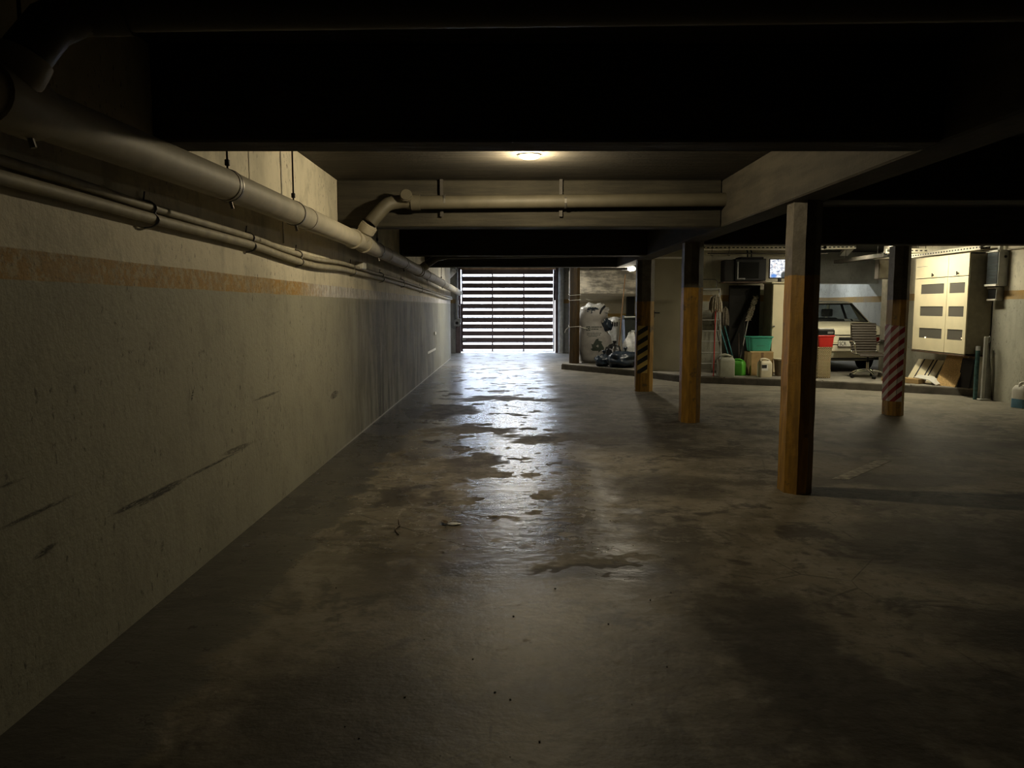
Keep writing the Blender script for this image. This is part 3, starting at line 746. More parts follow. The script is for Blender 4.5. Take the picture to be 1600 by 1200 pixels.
for (z, x0, x1, hgt) in ((0.865,-0.13,0.10,0.030),(0.815,-0.13,0.03,0.026),(0.72,-0.24,0.10,0.022),(0.68,-0.24,0.06,0.022),(0.645,-0.20,0.02,0.018)):
    x = x0
    while x < x1:
        w = random.uniform(0.015,0.035); polys.append([(x,z),(x+w,z+0.004),(x+w,z+hgt),(x,z+hgt-0.004)]); x += w+0.010
on_bag(polys, 'lettering_print')['kind'] = 'stuff'
cd = thing('tie_rope', 'white cord knotted round the brown column and the sack', 'cord', (0,0,0))
loop = [(1.385,18.62),(1.52,18.618),(1.66,18.62),(1.66,18.92),(1.385,18.92)]
for z in (1.02, 1.66, 1.78):
    pts = [(x,y,FZ+z-0.14+0.01*i) for i,(x,y) in enumerate(loop)]; pts.append(pts[0])
    MB().tube(pts, 0.008, 6).build('cord_loop', m_rope, cd)
MB().tube([(1.64,18.62,1.03),(1.78,18.68,0.99),(1.85,18.74,0.98)], 0.009, 6).build('cord_end', m_rope, cd)
MB().tube([(1.385,18.62,1.03),(1.30,18.60,0.96),(1.27,18.60,0.88)], 0.009, 6).build('cord_end', m_rope, cd)
MB().tube([(1.66,18.62,1.72),(1.95,18.72,1.66)], 0.005, 6).build('cord_end', m_rope, cd)

def rub_bag(loc, rad, m, seed, label, knot=True, name='rubbish_bag'):
    t = thing(name, label, 'bag', loc)
    MB().blob((0,0,rad[2]*0.82),rad,0.35,2.2,seed,32,20,0.003,0.14).build('bag_body', m, t, 80)
    if knot: MB().lathe([(0.03,0),(0.015,0.03),(0.05,0.09),(0.035,0.11),(0.0,0.10)],(rad[0]*0.2,-rad[1]*0.1,rad[2]*1.78),10).build('bag_knot', m, t, 60)
    return t
rub_bag((2.09,17.72,FZ),(0.17,0.16,0.15),m_bagb,2,'small dark blue rubbish bag beside the sack')
rub_bag((2.50,17.40,FZ),(0.34,0.25,0.20),m_bagb,5,'wide dark blue rubbish bag lying at the kerb edge')
rub_bag((2.80,18.05,FZ+0.0),(0.20,0.18,0.40),m_bagc,8,'pale crumpled bag standing behind the wide blue bag')
rub_bag((2.38,18.14,FZ),(0.2,0.2,0.26),m_bagk,11,'black rubbish bag slumped before the wheeled bin')
wb = thing('hanging_sack', 'tall narrow white sack gathered at its top beside the bin', 'bag', (2.60,19.52,FZ))
rings = []
for (z, r, cx) in [(0.02,0.06,0.03),(0.15,0.10,0.03),(0.4,0.12,0.02),(0.7,0.15,0.0),(0.88,0.16,-0.01),(0.95,0.19,-0.02),(1.02,0.22,-0.02),(1.08,0.12,-0.01),(1.12,0.04,0)]:
    rings.append([(cx+r*(1+0.22*math.sin(5*a+z*3))*math.cos(a), 0.7*r*(1+0.22*math.sin(5*a+z*3))*math.sin(a), z) for a in [2*math.pi*i/30 for i in range(30)]])
MB().loft(rings).build('sack_body', m_bagc, wb, 70)
for a in (-1.9,-1.55,-1.2): MB().box(-0.02+0.16*math.cos(a)-0.02,-0.02+0.16*math.cos(a)+0.02,0.75*0.2*math.sin(a)-0.02,0.75*0.2*math.sin(a),0.88,0.99,0.006,seg=1).build('dark_slot', m_black_rough, wb)
bn = thing('wheeled_bin', 'tall black wheeled rubbish bin with a pale lid edge', 'bin', (2.96,18.75,FZ))
MB().loft([[(-0.21,-0.24,0.06),(0.21,-0.24,0.06),(0.21,0.22,0.06),(-0.21,0.22,0.06)],[(-0.27,-0.33,1.08),(0.27,-0.33,1.08),(0.27,0.30,1.08),(-0.27,0.30,1.08)]]).build('bin_body', m_bin, bn)
MB().box(-0.29,0.29,-0.36,0.33,1.07,1.10,0.01,seg=1).build('bin_rim', m_bin, bn)
ld_ = MB().loft([[(-0.29,-0.36,1.10),(0.29,-0.36,1.10),(0.29,0.34,1.10),(-0.29,0.34,1.10)],[(-0.24,-0.30,1.16),(0.24,-0.30,1.16),(0.24,0.3,1.16),(-0.24,0.3,1.16)]]).build('bin_lid', m_bin, bn)
MB().box(-0.28,0.28,-0.372,-0.355,1.115,1.14,0.004,seg=1).build('lid_edge', m_paper, ld_)
for x in (-0.22,0.22): MB().tube([(x-0.03,0.26,0.10),(x+0.03,0.26,0.10)], 0.10, 16).build('wheel', m_rubber, bn, 30)
tag(MB().tube([(2.54,18.50,FZ),(2.72,18.62,2.28)], 0.016, 8).build('leaning_stick', m_wood), 'long thin stick leaning up toward the bare lamp', 'stick')
wl = thing('work_lamp', 'bright bare lamp on an arm at the striped column', 'lamp', (2.50,16.62,2.30))
MB().tube([(-0.16,0.05,0.02),(-0.02,0,0.02)], 0.035, 12).build('lamp_socket', m_black, wl, 30)
m_glow2 = mat('lamp_glow_cool', (0.9,0.9,0.85), 0.4, var=0, emit=(1.0,0.95,0.80), es=28.0)
MB().tube([(-0.02,0,0.02),(0.02,0,0.02),(0.10,0,0.02),(0.14,0,0.02)], [0.03,0.052,0.052,0.03], 14).build('lamp_bulb', m_glow2, wl, 60)
MB().tube([(-0.16,0.05,0.02),(-0.40,0.3,0.03),(-0.75,0.9,0.05)], 0.010, 8).build('lamp_arm', m_rod, wl)
MB().box(-0.13,-0.11,0.03,0.05,0.05,0.50,0.004,seg=1).build('lamp_stem', m_rod, wl)
wd = bpy.data.lights.new('work_lamp_light', 'POINT'); wd.energy = 62; wd.color = (1.0,0.90,0.70); wd.shadow_soft_size = 0.06
wo = bpy.data.objects.new('work_lamp_light', wd); wo.location = (2.55,16.62,2.22); col.objects.link(wo)

# ------------------------------------------------------------------ tool store
ftl = thing('tube_light', 'fluorescent tube fixture above the kerb before the cabinet', 'lamp', (6.62,13.0,ZC), R(90))
MB().box(-0.62,0.62,-0.04,0.04,-0.05,0,0.006,seg=1).build('fixture_body', m_white, ftl)
m_tube = mat('tube_glow', (0.9,0.9,0.85), 0.4, var=0, emit=(1.0,0.93,0.70), es=10.0)
for y in (-0.025, 0.025): MB().tube([(-0.58,y,-0.07),(0.58,y,-0.07)], 0.014, 10).build('tube', m_tube, ftl, 40)
ad = bpy.data.lights.new('tube_light_light', 'AREA'); ad.shape = 'RECTANGLE'; ad.size, ad.size_y = 1.15, 0.10; ad.energy = 58; ad.color = (1.0,0.91,0.66)
ao = bpy.data.objects.new('tube_light_light', ad); ao.location = (6.62,13.0,ZC-0.10); ao.rotation_euler = (0,0,R(90)); col.objects.link(ao)
def more_tube(loc, rz, e, c, label):
    t = copy_tree(ftl); t.location = loc; t.rotation_euler = (0,0,rz); t['label'] = label
    d2 = ad.copy(); d2.energy = e; d2.color = c
    o2 = bpy.data.objects.new('tube_light_light', d2); o2.location = (loc[0],loc[1],ZC-0.10); o2.rotation_euler = (0,0,rz); col.objects.link(o2)
more_tube((6.7,14.75,ZC), 0, 36, (1.0,0.90,0.66), 'fluorescent tube fixture above the locker and stand')
more_tube((7.3,19.9,ZC), 0, 30, (0.90,0.96,1.0), 'fluorescent tube fixture behind the pale deep beam')
more_tube((0.1,19.8,ZC), 0, 88, (1.0,0.95,0.85), 'fluorescent tube fixture on the ceiling before the gate')

# step ladder
la = thing('step_ladder', 'aluminium step ladder with five treads by the beige door', 'ladder', (3.93,15.3,FZ))
for x in (-0.27, 0.25):
    MB().box(-0.012,0.012,-0.03,0.03,0,1.76,0.004,Matrix.Translation((x,0,0)) @ Matrix.Rotation(R(-9),4,'X'),1).build('rail', m_alu, la)
    MB().box(-0.010,0.010,-0.015,0.015,0,1.80,0.003,Matrix.Translation((x+0.015,0.78,0)) @ Matrix.Rotation(R(15.5),4,'X'),1).build('rear_leg', m_alu, la)
for z in (0.24,0.46,0.68,0.89,1.11,1.33): MB().box(-0.27,0.25,0.155*z-0.01,0.155*z+0.07,z-0.014,z+0.004,0.004,seg=1).build('tread', m_alu, la)
MB().box(-0.285,0.265,0.25,0.42,1.70,1.74,0.01,seg=1).build('top_cap', m_alu, la)
MB().tube(smooth_pts([(-0.22,0.33,1.74),(-0.22,0.35,1.90),(0.0,0.36,1.92),(0.20,0.35,1.90),(0.20,0.33,1.74)]), 0.009, 8).build('hand_hoop', m_rod, la, 60)

def mop(loc_base, loc_top, mh, mc, label, head=(0.11,0.06,0.28), up=True, seed=1, name='string_mop'):
    t = thing(name, label, 'mop', (0,0,0))
    b, e = Vector(loc_base), Vector(loc_top)
    MB().tube([b, e], 0.011, 8).build('handle', mh, t)
    rnd = random.Random(seed); mb = MB()
    for i in range(95):
        a = rnd.uniform(0, 2*math.pi); q = rnd.uniform(0.3, 1)
        x, y = head[0]*q*math.cos(a), head[1]*q*math.sin(a)
        zt = head[2]*rnd.uniform(0.85,1.05)
        mb.tube([e+Vector((x*0.15,y*0.15,zt*0.98)), e+Vector((x*0.75,y*0.75,zt*0.85)), e+Vector((x,y,zt*0.5)), e+Vector((x*1.08,y*1.08,-0.02+rnd.uniform(-0.04,0.05)))], 0.012, 5)
    o = mb.build('mop_strings', mc, t, 60); o['kind'] = 'stuff'
    MB().tube([e+Vector((0,0,-0.05)), e+Vector((0,0,0.04))], 0.02, 10).build('mop_clamp', mh, t)
    return t
mop((3.98,15.12,FZ),(4.01,15.20,1.45), m_red, m_mop, 'upturned white string mop with a red handle before the ladder', (0.125,0.07,0.28), seed=2)
mop((4.46,16.05,FZ),(4.33,16.38,1.16), m_rod, m_mop_d, 'grey string mop nearest the ladder leg', (0.07,0.05,0.34), seed=3)
mop((4.60,16.10,FZ),(4.52,16.38,1.16), m_rod, m_mop_d, 'grey string mop next to the slanting duster', (0.085,0.05,0.34), seed=4)
du = thing('fluffy_duster', 'long fluffy duster slanting against the dark board', 'duster', (0,0,0))
A, B, C_ = Vector((4.70,15.95,0.18)), Vector((4.94,16.12,1.22)), Vector((5.12,16.22,1.72))
MB().tube([A, B], 0.012, 8).build('handle', m_alu, du)
rnd = random.Random(5); mb = MB(); ax = (C_-B)
for i in range(260):
    p = B + ax*rnd.random(); a = rnd.uniform(0,6.283); d = Vector((math.cos(a), math.sin(a)*0.8, rnd.uniform(-0.4,0.5))).normalized()
    mb.tube([p, p+d*0.03, p+d*rnd.uniform(0.045,0.07)], [0.010,0.010,0.005], 4)
o = mb.build('duster_fluff', m_mop, du, 60); o['kind'] = 'stuff'
for i, (x0, x1, lab) in enumerate(((4.62,4.40,'teal broom stick nearest the ladder'),(4.70,4.50,'teal broom stick crossing behind the grey mops'))):
    t = thing('broom_stick', lab, 'stick', (0,0,0))
    MB().tube([(x0,15.98,FZ),(x1,16.4,1.18)], 0.015, 8).build('stick', m_teal_dark, t)
    MB().tube([(x1,16.4,1.18),(x1-0.006,16.41,1.22)], 0.018, 8).build('stick_cap', m_black, t)
tag(MB().tube([(4.70,15.75,FZ),(4.92,16.28,1.20)], 0.012, 8).build('broom_stick', m_rod), 'dark broom stick leaning behind the teal tub', 'stick')
tag(MB().tube([(4.66,15.70,FZ),(4.80,16.28,0.95)], 0.012, 8).build('broom_stick', m_wood_d), 'short reddish stick leaning beside the teal tub', 'stick')
tag(MB().box(4.62,5.27,16.42,16.47,FZ,1.96,0.004,seg=1).build('dark_board', m_black_rough), 'tall black board standing on the wall behind the tub', 'board')

def jerrycan(name, loc, w, d, h, m, label, mcap, rz=0.0, lab=False, fill=None):
    t = thing(name, label, 'jerrycan', loc, rz)
    def ring(z, kx, ky, r):
        out = []
        for cx, cy, a0 in ((1,1,0),(-1,1,90),(-1,-1,180),(1,-1,270)):
            for k in range(4):
                a = R(a0+30*k); out.append((cx*(w/2*kx-r)+r*math.cos(a), cy*(d/2*ky-r)+r*math.sin(a), z))
        return out
    hb = h*0.78
    MB().loft([ring(0,0.94,0.94,0.02),ring(0.015,1,1,0.03),ring(hb-0.03,1,1,0.03),ring(hb,0.97,0.95,0.03),ring(hb+0.10*h,0.80,0.75,0.03)]).build('can_body', m, t, 40)
    x0, x1 = -w*0.36, w*0.36
    MB().tube(smooth_pts([(x0,0,hb+0.05*h),(x0*0.95,0,hb+0.17*h),(x0*0.4,0,h*0.985),(x1*0.3,0,h*0.97),(x1*0.75,0,hb+0.14*h),(x1*0.85,0,hb+0.05*h)]), w*0.085, 10).build('carry_handle', m, t, 60)
    MB().tube([(x1*0.9,0,hb+0.06*h),(x1*0.9,0,hb+0.17*h)], w*0.11, 14).build('screw_cap', mcap, t, 40)
    if lab:
        q = MB().box(-w*0.42,w*0.12,-d/2-0.003,-d/2+0.002,h*0.38,h*0.70).build('paper_label', m_paper, t)
        MB().box(-w*0.40,0.0,-d/2-0.005,-d/2-0.002,h*0.50,h*0.68).build('label_print', m_trim, q)
    if fill: MB().loft([ring(0.004,1.012,1.012,0.03),ring(h*0.36,1.012,1.012,0.03)]).build('liquid_level', fill, t, 40)
    return t
jerrycan('jerrycan', (4.225,15.145,FZ), 0.31, 0.24, 0.43, m_jerry, 'large grey jerrycan at the foot of the ladder', m_jerry)
jerrycan('jerrycan', (4.56,15.40,FZ), 0.24, 0.20, 0.32, m_green, 'bright green jerrycan beside the grey one', m_green, R(-40))
jerrycan('jerrycan', (4.94,14.98,FZ), 0.245, 0.19, 0.36, m_jerry_w, 'cream jerrycan with a dark printed label before the cardboard box', m_white, 0.1, True)
jerrycan('jerrycan', (7.665,11.42,0), 0.26, 0.22, 0.38, m_white, 'white jerrycan with blue lower half by the plastered wall', m_white, 0.3, False, mat('blue_liquid',(0.10,0.22,0.32),0.4))
tag(MB().box(4.40,4.60,15.60,15.80,FZ,0.45,0.01,seg=1).build('storage_crate', mat('dull_olive',(0.10,0.095,0.05),0.8)), 'dull olive crate behind the green jerrycan', 'crate')
bx = thing('cardboard_box', 'brown cardboard box under the teal tub', 'box', (4.99,15.52,FZ))
MB().box(-0.22,0.22,-0.24,0.24,0,0.46,0.004,seg=1).build('box_body', m_card, bx)
for s in (-1,1): MB().box(-0.225,0.225,0,0.12,0,0.006,0,Matrix.Translation((0,s*0.24,0.46)) @ Matrix.Rotation(R(180 if s>0 else 0)+R(-8 if s>0 else 8),4,'X')).build('box_flap', m_card, bx)
MB().box(-0.025,0.025,-0.242,-0.238,0,0.46).build('box_tape', m_wood, bx)
tb = thing('plastic_tub', 'teal plastic tub with a square label on the cardboard box', 'tub', (4.99,15.55,FZ+0.485))
def rr(w, d, z, r=0.06, n=5):
    out = []
    for cx, cy, a0 in ((1,1,0),(-1,1,90),(-1,-1,180),(1,-1,270)):
        for k in range(n):
            a = R(a0+90*k/(n-1)); out.append((cx*(w/2-r)+r*math.cos(a), cy*(d/2-r)+r*math.sin(a), z))
    return out
MB().loft([rr(0.40,0.30,0),rr(0.47,0.36,0.275),rr(0.455,0.345,0.275),rr(0.39,0.29,0.01)]).build('tub_body', m_teal, tb, 40)
MB().loft([rr(0.47,0.36,0.265),rr(0.505,0.395,0.27),rr(0.505,0.395,0.29),rr(0.46,0.35,0.29)]).build('tub_rim', m_teal, tb, 40)
q = MB().box(-0.09,0.07,-0.172,-0.150,0.085,0.22,0,Matrix.Rotation(R(-6),4,'X')).build('tub_label', m_trim, tb)
MB().box(-0.05,0.02,-0.176,-0.168,0.12,0.19,0,Matrix.Rotation(R(-6),4,'X')).build('label_print', m_red, q)
pl = thing('brown_pail', 'brown pail with a pale rim beside the white locker', 'pail', (5.36,15.25,FZ))
MB().lathe([(0.11,0),(0.145,0.33),(0.135,0.33),(0.10,0.02)],seg=20).build('pail_body', mat('brown_plastic',(0.16,0.12,0.08),0.6), pl, 40)
MB().lathe([(0.146,0.32),(0.155,0.325),(0.155,0.345),(0.14,0.345)],seg=20).build('pail_rim', m_jerry_w, pl, 40)

lk = thing('white_locker', 'cream metal locker with a small knob carrying the screen', 'locker', (5.60,16.02,FZ))
MB().box(-0.30,0.30,-0.26,0.26,0,1.84,0.006,seg=1).build('locker_body', m_cream_shaded, lk)
dr = MB().box(-0.285,0.285,-0.28,-0.262,0.03,1.82,0.004,seg=1).build('door', m_cream, lk)
MB().tube([(-0.25,-0.28,0.97),(-0.25,-0.31,0.97)], 0.018, 10).build('knob', m_steel, dr, 40)
MB().box(-0.32,0.31,-0.30,0.27,1.84,1.87,0.004,seg=1).build('top_board', m_cream, lk)

mn = thing('monitor', 'small bright monitor showing camera views on the locker', 'monitor', (5.50,15.92,FZ+1.87))
MB().box(-0.225,0.225,-0.02,0.02,0.075,0.475,0.008,seg=1).build('monitor_case', m_black, mn)
n = NT('cctv_screen'); v = n.O()
sp = n.t.nodes.new('ShaderNodeSeparateXYZ'); n.link(v, sp.inputs[0]); sx, sy, sz = sp.outputs
f = n.noise(n.vmul(v,(14,1,18)), 1.0, 5, 0.7, 0.8)
c = n.mix(n.mr(f, 0.36, 0.52), (0.10,0.16,0.32), (0.93,0.96,1.0))
c = n.mix(n.mr(n.noise(n.vmul(v,(9,1,9)), 1.3, 2), 0.55, 0.65, 0, 0.4), c, (0.85,0.62,0.55))
gx = n.mr(n.ma('ABSOLUTE', n.ma('SUBTRACT', sx, 0.05)), 0.006, 0.003); gz = n.mr(n.ma('ABSOLUTE', n.ma('SUBTRACT', sz, 0.27)), 0.006, 0.003)
c = n.mix(n.ma('MAXIMUM', gx, gz), c, (1,1,1))
c = n.mix(n.ell(sx, sz, 0.075, 0.14, 0.06, 0.08, 0.25), c, (0.03,0.04,0.05))
c = n.mix(n.ell(sx, sz, -0.13, 0.13, 0.06, 0.04, 0.4), c, (0.12,0.30,0.75))
n.base((0.02,0.02,0.02)); n.put(n.b.inputs['Emission Color'], c); n.b.inputs['Emission Strength'].default_value = 1.0; n.rough(0.2)
MB().box(-0.21,0.21,-0.0235,-0.0205,0.095,0.46).build('screen', n.m, mn)
MB().box(-0.03,0.03,-0.02,0.02,0.012,0.09,0.004,seg=1).build('monitor_neck', m_black, mn)
MB().lathe([(0.0,0),(0.10,0),(0.09,0.008),(0.03,0.018),(0.0,0.018)],seg=20,sy=0.8).build('monitor_foot', m_black, mn, 40)

tv = thing('old_television', 'bulky black television hanging above the mops', 'television', (4.82,15.95,2.03))
MB().box(-0.44,-0.24,0.0,0.34,0,0.44,0.01,seg=1).build('speaker_side', m_black_rough, tv)
cs = MB().box(-0.24,0.40,-0.03,0.40,0.01,0.46,0.015).build('case', m_black, tv)
MB().box(-0.155,0.25,-0.036,-0.028,0.06,0.39,0.004,seg=1).build('screen_glass', mat('dead_screen',(0.012,0.012,0.011),0.12,var=0), cs)
fr = MB().box(-0.20,-0.175,-0.045,-0.028,0.04,0.40,0.004,seg=1).build('bezel_highlight', m_grey_metal, cs)  # two grey strips in an L stand in for the highlight on the case
MB().box(-0.175,-0.03,-0.045,-0.028,0.04,0.065,0.004,seg=1).build('bezel_highlight', m_grey_metal, cs)
MB().box(-0.12,0.36,0.02,0.40,0.46,0.50,0.01,seg=1).build('top_housing', m_black_rough, tv)
for x in (0.05,0.13): MB().tube(smooth_pts([(x-0.03,0.12,ZC-2.03),(x-0.03,0.12,0.68),(x,0.12,0.60),(x,0.12,0.49)]), 0.013, 6).build('hanging_strap', m_black, tv)
MB().box(-0.46,0.42,0.02,0.42,-0.03,0.0,0.004,seg=1).build('tv_shelf', m_wood_d, tv)

# perforated cable trays
n = NT('perforated_tray'); v = n.O()
sp = n.t.nodes.new('ShaderNodeSeparateXYZ'); n.link(v, sp.inputs[0])
fx = n.ma('ABSOLUTE', n.ma('SUBTRACT', n.ma('FRACT', n.ma('MULTIPLY', sp.outputs[0], 1/0.085)), 0.5))
fz = n.ma('ABSOLUTE', n.ma('SUBTRACT', sp.outputs[2], 0.035))
hole = n.ma('MULTIPLY', n.mr(fx, 0.30, 0.26), n.mr(fz, 0.014, 0.010))
n.base(n.mix(hole, (0.62,0.58,0.46), (0.03,0.028,0.02))); n.rough(0.5); m_tray = n.m
def tray(p0, p1, label, w=0.16, h=0.07, m_tray=m_tray):
    p0, p1 = Vector(p0), Vector(p1); L = (p1-p0).length
    t = thing('cable_tray', label, 'cable tray', p0)
    d = (p1-p0).normalized(); t.rotation_euler = (0, -math.asin(d.z), math.atan2(d.y, d.x))
    for y in (0, w): MB().box(0,L,y-0.002,y+0.002,0,h).build('tray_side', m_tray, t)
    MB().box(0,L,0,w,-0.003,0.001).build('tray_floor', m_tray, t)
    for q in (0.18, 0.82): MB().tube([(L*q,w/2,0),(L*q,w/2,ZC-p0.z)],0.006,6).build('hanger', m_rod, t)
    for k in range(3):
        rnd = random.Random(k+int(L*10))
        MB().tube(smooth_pts([(L*q/6, w*(0.2+0.3*k)+0.02*rnd.uniform(-1,1), 0.03+0.035*rnd.random()) for q in range(7)]), 0.010, 6).build('cable', m_black if k % 2 else m_rod, t, 60)
    return t
tray((3.55,15.60,2.655),(6.30,15.60,2.655),'straight perforated cable tray above the hanging television')
tray((6.25,15.60,2.66),(6.90,15.60,2.67),'short lit cable tray beyond the nearest yellow column')
tray((6.90,15.68,2.67),(7.6,17.6,2.66),'cable tray branching back over the car roof')
tray((6.80,16.4,2.42),(6.66,13.95,2.40),'dark cable tray running under the ceiling toward the tubes', m_tray=m_kerb_shaded)
tray((6.68,13.70,2.46),(7.35,13.75,2.46),'short white cable tray facing the striped column')
tray((7.48,14.6,2.42),(7.48,12.42,2.42),'sagging cable tray laid on top of the cream cabinet')
rl = thing('hook_rail', 'thin dark hanging rail with hooks under the straight tray', 'rail', (3.9,15.5,2.565))
MB().tube([(0,0,0),(2.4,0,0)], 0.011, 8).build('rail_tube', m_rod, rl)
for x in (0.08,0.42,1.55,2.0):
    MB().tube([(x+0.03,0.11,0.235),(x+0.03,0.05,0.14),(x,0,0.0),(x-0.02,0,-0.03),(x+0.01,0,-0.05),(x+0.03,0,-0.035)], 0.006, 6).build('hook', m_rod, rl)
bxd = thing('wall_box', 'dull grey fuse box fixed beside the grey post', 'box', (7.06,14.75,2.03))
MB().box(-0.14,0.26,-0.10,0.05,0,0.37,0.006,seg=1).build('box_body', m_kerb_shaded, bxd)
MB().box(-0.12,0.24,-0.108,-0.098,0.02,0.35,0.004,seg=1).build('box_door', mat('dull_box',(0.14,0.125,0.09),0.6), bxd)
MB().box(-0.16,0.28,-0.13,0.07,0.37,0.39).build('box_cap', m_kerb, bxd)

# ------------------------------------------------------------------ red bin on wicker stand
n = NT('wicker'); v = n.O()
sp = n.t.nodes.new('ShaderNodeSeparateXYZ'); n.link(v, sp.inputs[0])
hx = n.ma('ADD', sp.outputs[0], sp.outputs[1])
wv = n.ma('MULTIPLY', n.ma('SINE', n.ma('MULTIPLY', hx, 170.0)), n.ma('SINE', n.ma('MULTIPLY', sp.outputs[2], 210.0)))
n.base(n.mix(n.mr(wv, -0.5, 0.6), (0.20,0.14,0.06), (0.62,0.52,0.32))); n.rough(0.7); n.bump(wv, 0.6, 0.01); m_wick = n.m
ws = thing('wicker_stand', 'square woven wicker stand under the red bin', 'stand', (6.0,14.85,FZ))
MB().loft([rr(0.25,0.24,0,0.02),rr(0.27,0.26,0.02,0.02),rr(0.255,0.245,0.30,0.02),rr(0.28,0.27,0.58,0.02),rr(0.29,0.28,0.60,0.02)]).build('stand_body', m_wick, ws, 40)
MB().box(-0.15,0.15,-0.145,0.145,0.575,0.60,0.008,seg=1).build('stand_rim', m_wick, ws)
rb = thing('red_bin', 'bright red plastic bin on the wicker stand', 'bin', (6.02,14.85,FZ+0.60))
MB().loft([rr(0.27,0.25,0,0.02),rr(0.30,0.27,0.20,0.02),rr(0.285,0.255,0.20,0.02),rr(0.255,0.235,0.01,0.02)]).build('bin_body', m_red, rb, 40)
MB().box(-0.16,0.16,-0.145,0.145,0.195,0.225,0.006,seg=1).build('bin_rim', m_red, rb)
pr_ = thing('black_device', 'black boxy device sitting on the red bin', 'device', (6.02,14.85,FZ+0.825))
MB().box(-0.16,0.16,-0.13,0.13,0,0.10,0.012).build('device_body', m_black, pr_)
MB().box(-0.15,0.15,-0.12,0.12,0.10,0.13,0.01).build('device_lid', m_grey_metal, pr_)
MB().box(0.02,0.13,-0.134,-0.128,0.03,0.07).build('device_panel', m_grey_metal, pr_)

# ------------------------------------------------------------------ car
car = thing('parked_car', 'cream old saloon car seen from behind in the bay', 'car', (7.0,16.02,FZ))
def cs_ring(y, w, zb, zt, cr=0.0):
    half = [(0.55*w,zb-0.02),(0.88*w,zb),(0.97*w,zb+0.10),(w,zb+0.5*(zt-zb)),(0.985*w,zt-0.10),(0.955*w,zt-0.03),(0.90*w,zt),(0.45*w,zt+cr)]
    return [(x,y,z) for x,z in half] + [(-x,y,z) for x,z in half[::-1]]
secs = [(0.0,0.775,0.40,0.86,0.01),(0.02,0.795,0.34,0.905,0.012),(0.07,0.812,0.30,0.935,0.015),(0.16,0.82,0.26,0.955,0.02),(0.40,0.825,0.24,1.00,0.02),(0.66,0.825,0.22,1.045,0.02),(1.2,0.83,0.20,1.03,0.0),(2.3,0.83,0.20,1.0,0.0),(2.75,0.825,0.20,0.98,0.02),(3.3,0.815,0.22,0.93,0.03),(3.85,0.79,0.26,0.86,0.03),(4.05,0.75,0.32,0.80,0.02),(4.12,0.70,0.38,0.72,0.0)]
bd = MB().loft([cs_ring(*q) for q in secs]).build('body', m_car, car, 45)
def quad_bar(mb, a, b, w, t):
    a, b = Vector(a), Vector(b); d = (b-a).normalized(); s = d.cross(Vector((0,0,1))).normalized()*w/2; u = s.cross(d).normalized()*t/2
    ring = lambda p: [tuple(p+s+u), tuple(p-s+u), tuple(p-s-u), tuple(p+s-u)]
    return mb.loft([ring(a), ring(b)])
ZW, ZR = 1.05, 1.475
MB().loft([[(-0.56,1.17,ZR-0.05),(0.56,1.17,ZR-0.05),(0.53,1.18,ZR-0.02),(-0.53,1.18,ZR-0.02)],
           [(-0.585,1.30,ZR-0.03),(0.585,1.30,ZR-0.03),(0.53,1.32,ZR+0.012),(-0.53,1.32,ZR+0.012)],
           [(-0.59,2.0,ZR-0.02),(0.59,2.0,ZR-0.02),(0.53,2.0,ZR+0.03),(-0.53,2.0,ZR+0.03)],
           [(-0.57,2.45,ZR-0.05),(0.57,2.45,ZR-0.05),(0.50,2.43,ZR-0.01),(-0.50,2.43,ZR-0.01)]]).build('roof', m_car, car, 40)
for s in (-1,1):
    MB().loft([[(s*0.76,0.64,ZW-0.03),(s*0.66,0.60,ZW-0.03),(s*0.69,0.95,ZW-0.05),(s*0.77,1.0,ZW-0.05)],[(s*0.59,1.22,ZR-0.02),(s*0.52,1.17,ZR-0.02),(s*0.55,1.28,ZR-0.03),(s*0.59,1.38,ZR-0.03)]]).build('rear_pillar', m_car, car)
    quad_bar(MB(), (s*0.74,1.75,ZW-0.05),(s*0.585,1.80,ZR-0.02),0.07,0.05).build('door_pillar', m_trim, car)
    quad_bar(MB(), (s*0.72,2.95,0.99),(s*0.56,2.43,ZR-0.03),0.06,0.05).build('front_pillar', m_car, car)
    MB().add([(s*0.755,1.02,ZW-0.04),(s*0.735,2.9,0.99),(s*0.57,2.42,ZR-0.05),(s*0.585,1.35,ZR-0.05)],[(0,1,2,3)]).build('side_glass', m_glass, car)
rg = MB().add([(-0.66,0.615,ZW),(0.66,0.615,ZW),(0.525,1.165,ZR-0.045),(-0.525,1.165,ZR-0.045)],[(0,1,2,3)]).build('rear_window', m_glass, car)
gm = MB()
for a, b in (((-0.67,0.61,ZW),(0.67,0.61,ZW)),((0.67,0.61,ZW),(0.53,1.165,ZR-0.04)),((-0.67,0.61,ZW),(-0.53,1.165,ZR-0.04)),((-0.53,1.165,ZR-0.045),(0.53,1.165,ZR-0.045))):
    gm.tube([a,b],0.018,6)
gm.build('window_seal', m_trim, rg)
MB().tube([(0.685,0.60,ZW-0.01),(0.55,1.15,ZR-0.03)],0.008,6).build('chrome_trim', m_chrome, rg)
for i, (x, w) in enumerate(((0.20,0.15),(0.38,0.14))):
    MB().add([(x,0.633,ZW+0.005),(x+w,0.633,ZW+0.005),(x+w-0.02,0.70,ZW+0.055),(x+0.0,0.71,ZW+0.062)],[(0,1,2,3)]).build('sticker', m_paper, rg)
MB().add([(-0.56,2.43,ZR-0.04),(0.56,2.43,ZR-0.04),(0.70,2.96,0.99),(-0.70,2.96,0.99)],[(0,1,2,3)]).build('windscreen', m_glass, car)
MB().box(-0.68,0.68,0.62,1.05,0.96,1.02,0.01,seg=1).build('parcel_shelf', m_trim, car)
bs = MB().box(-0.62,0.62,1.05,1.22,0.55,1.10,0.03).build('rear_seat', m_trim, car)
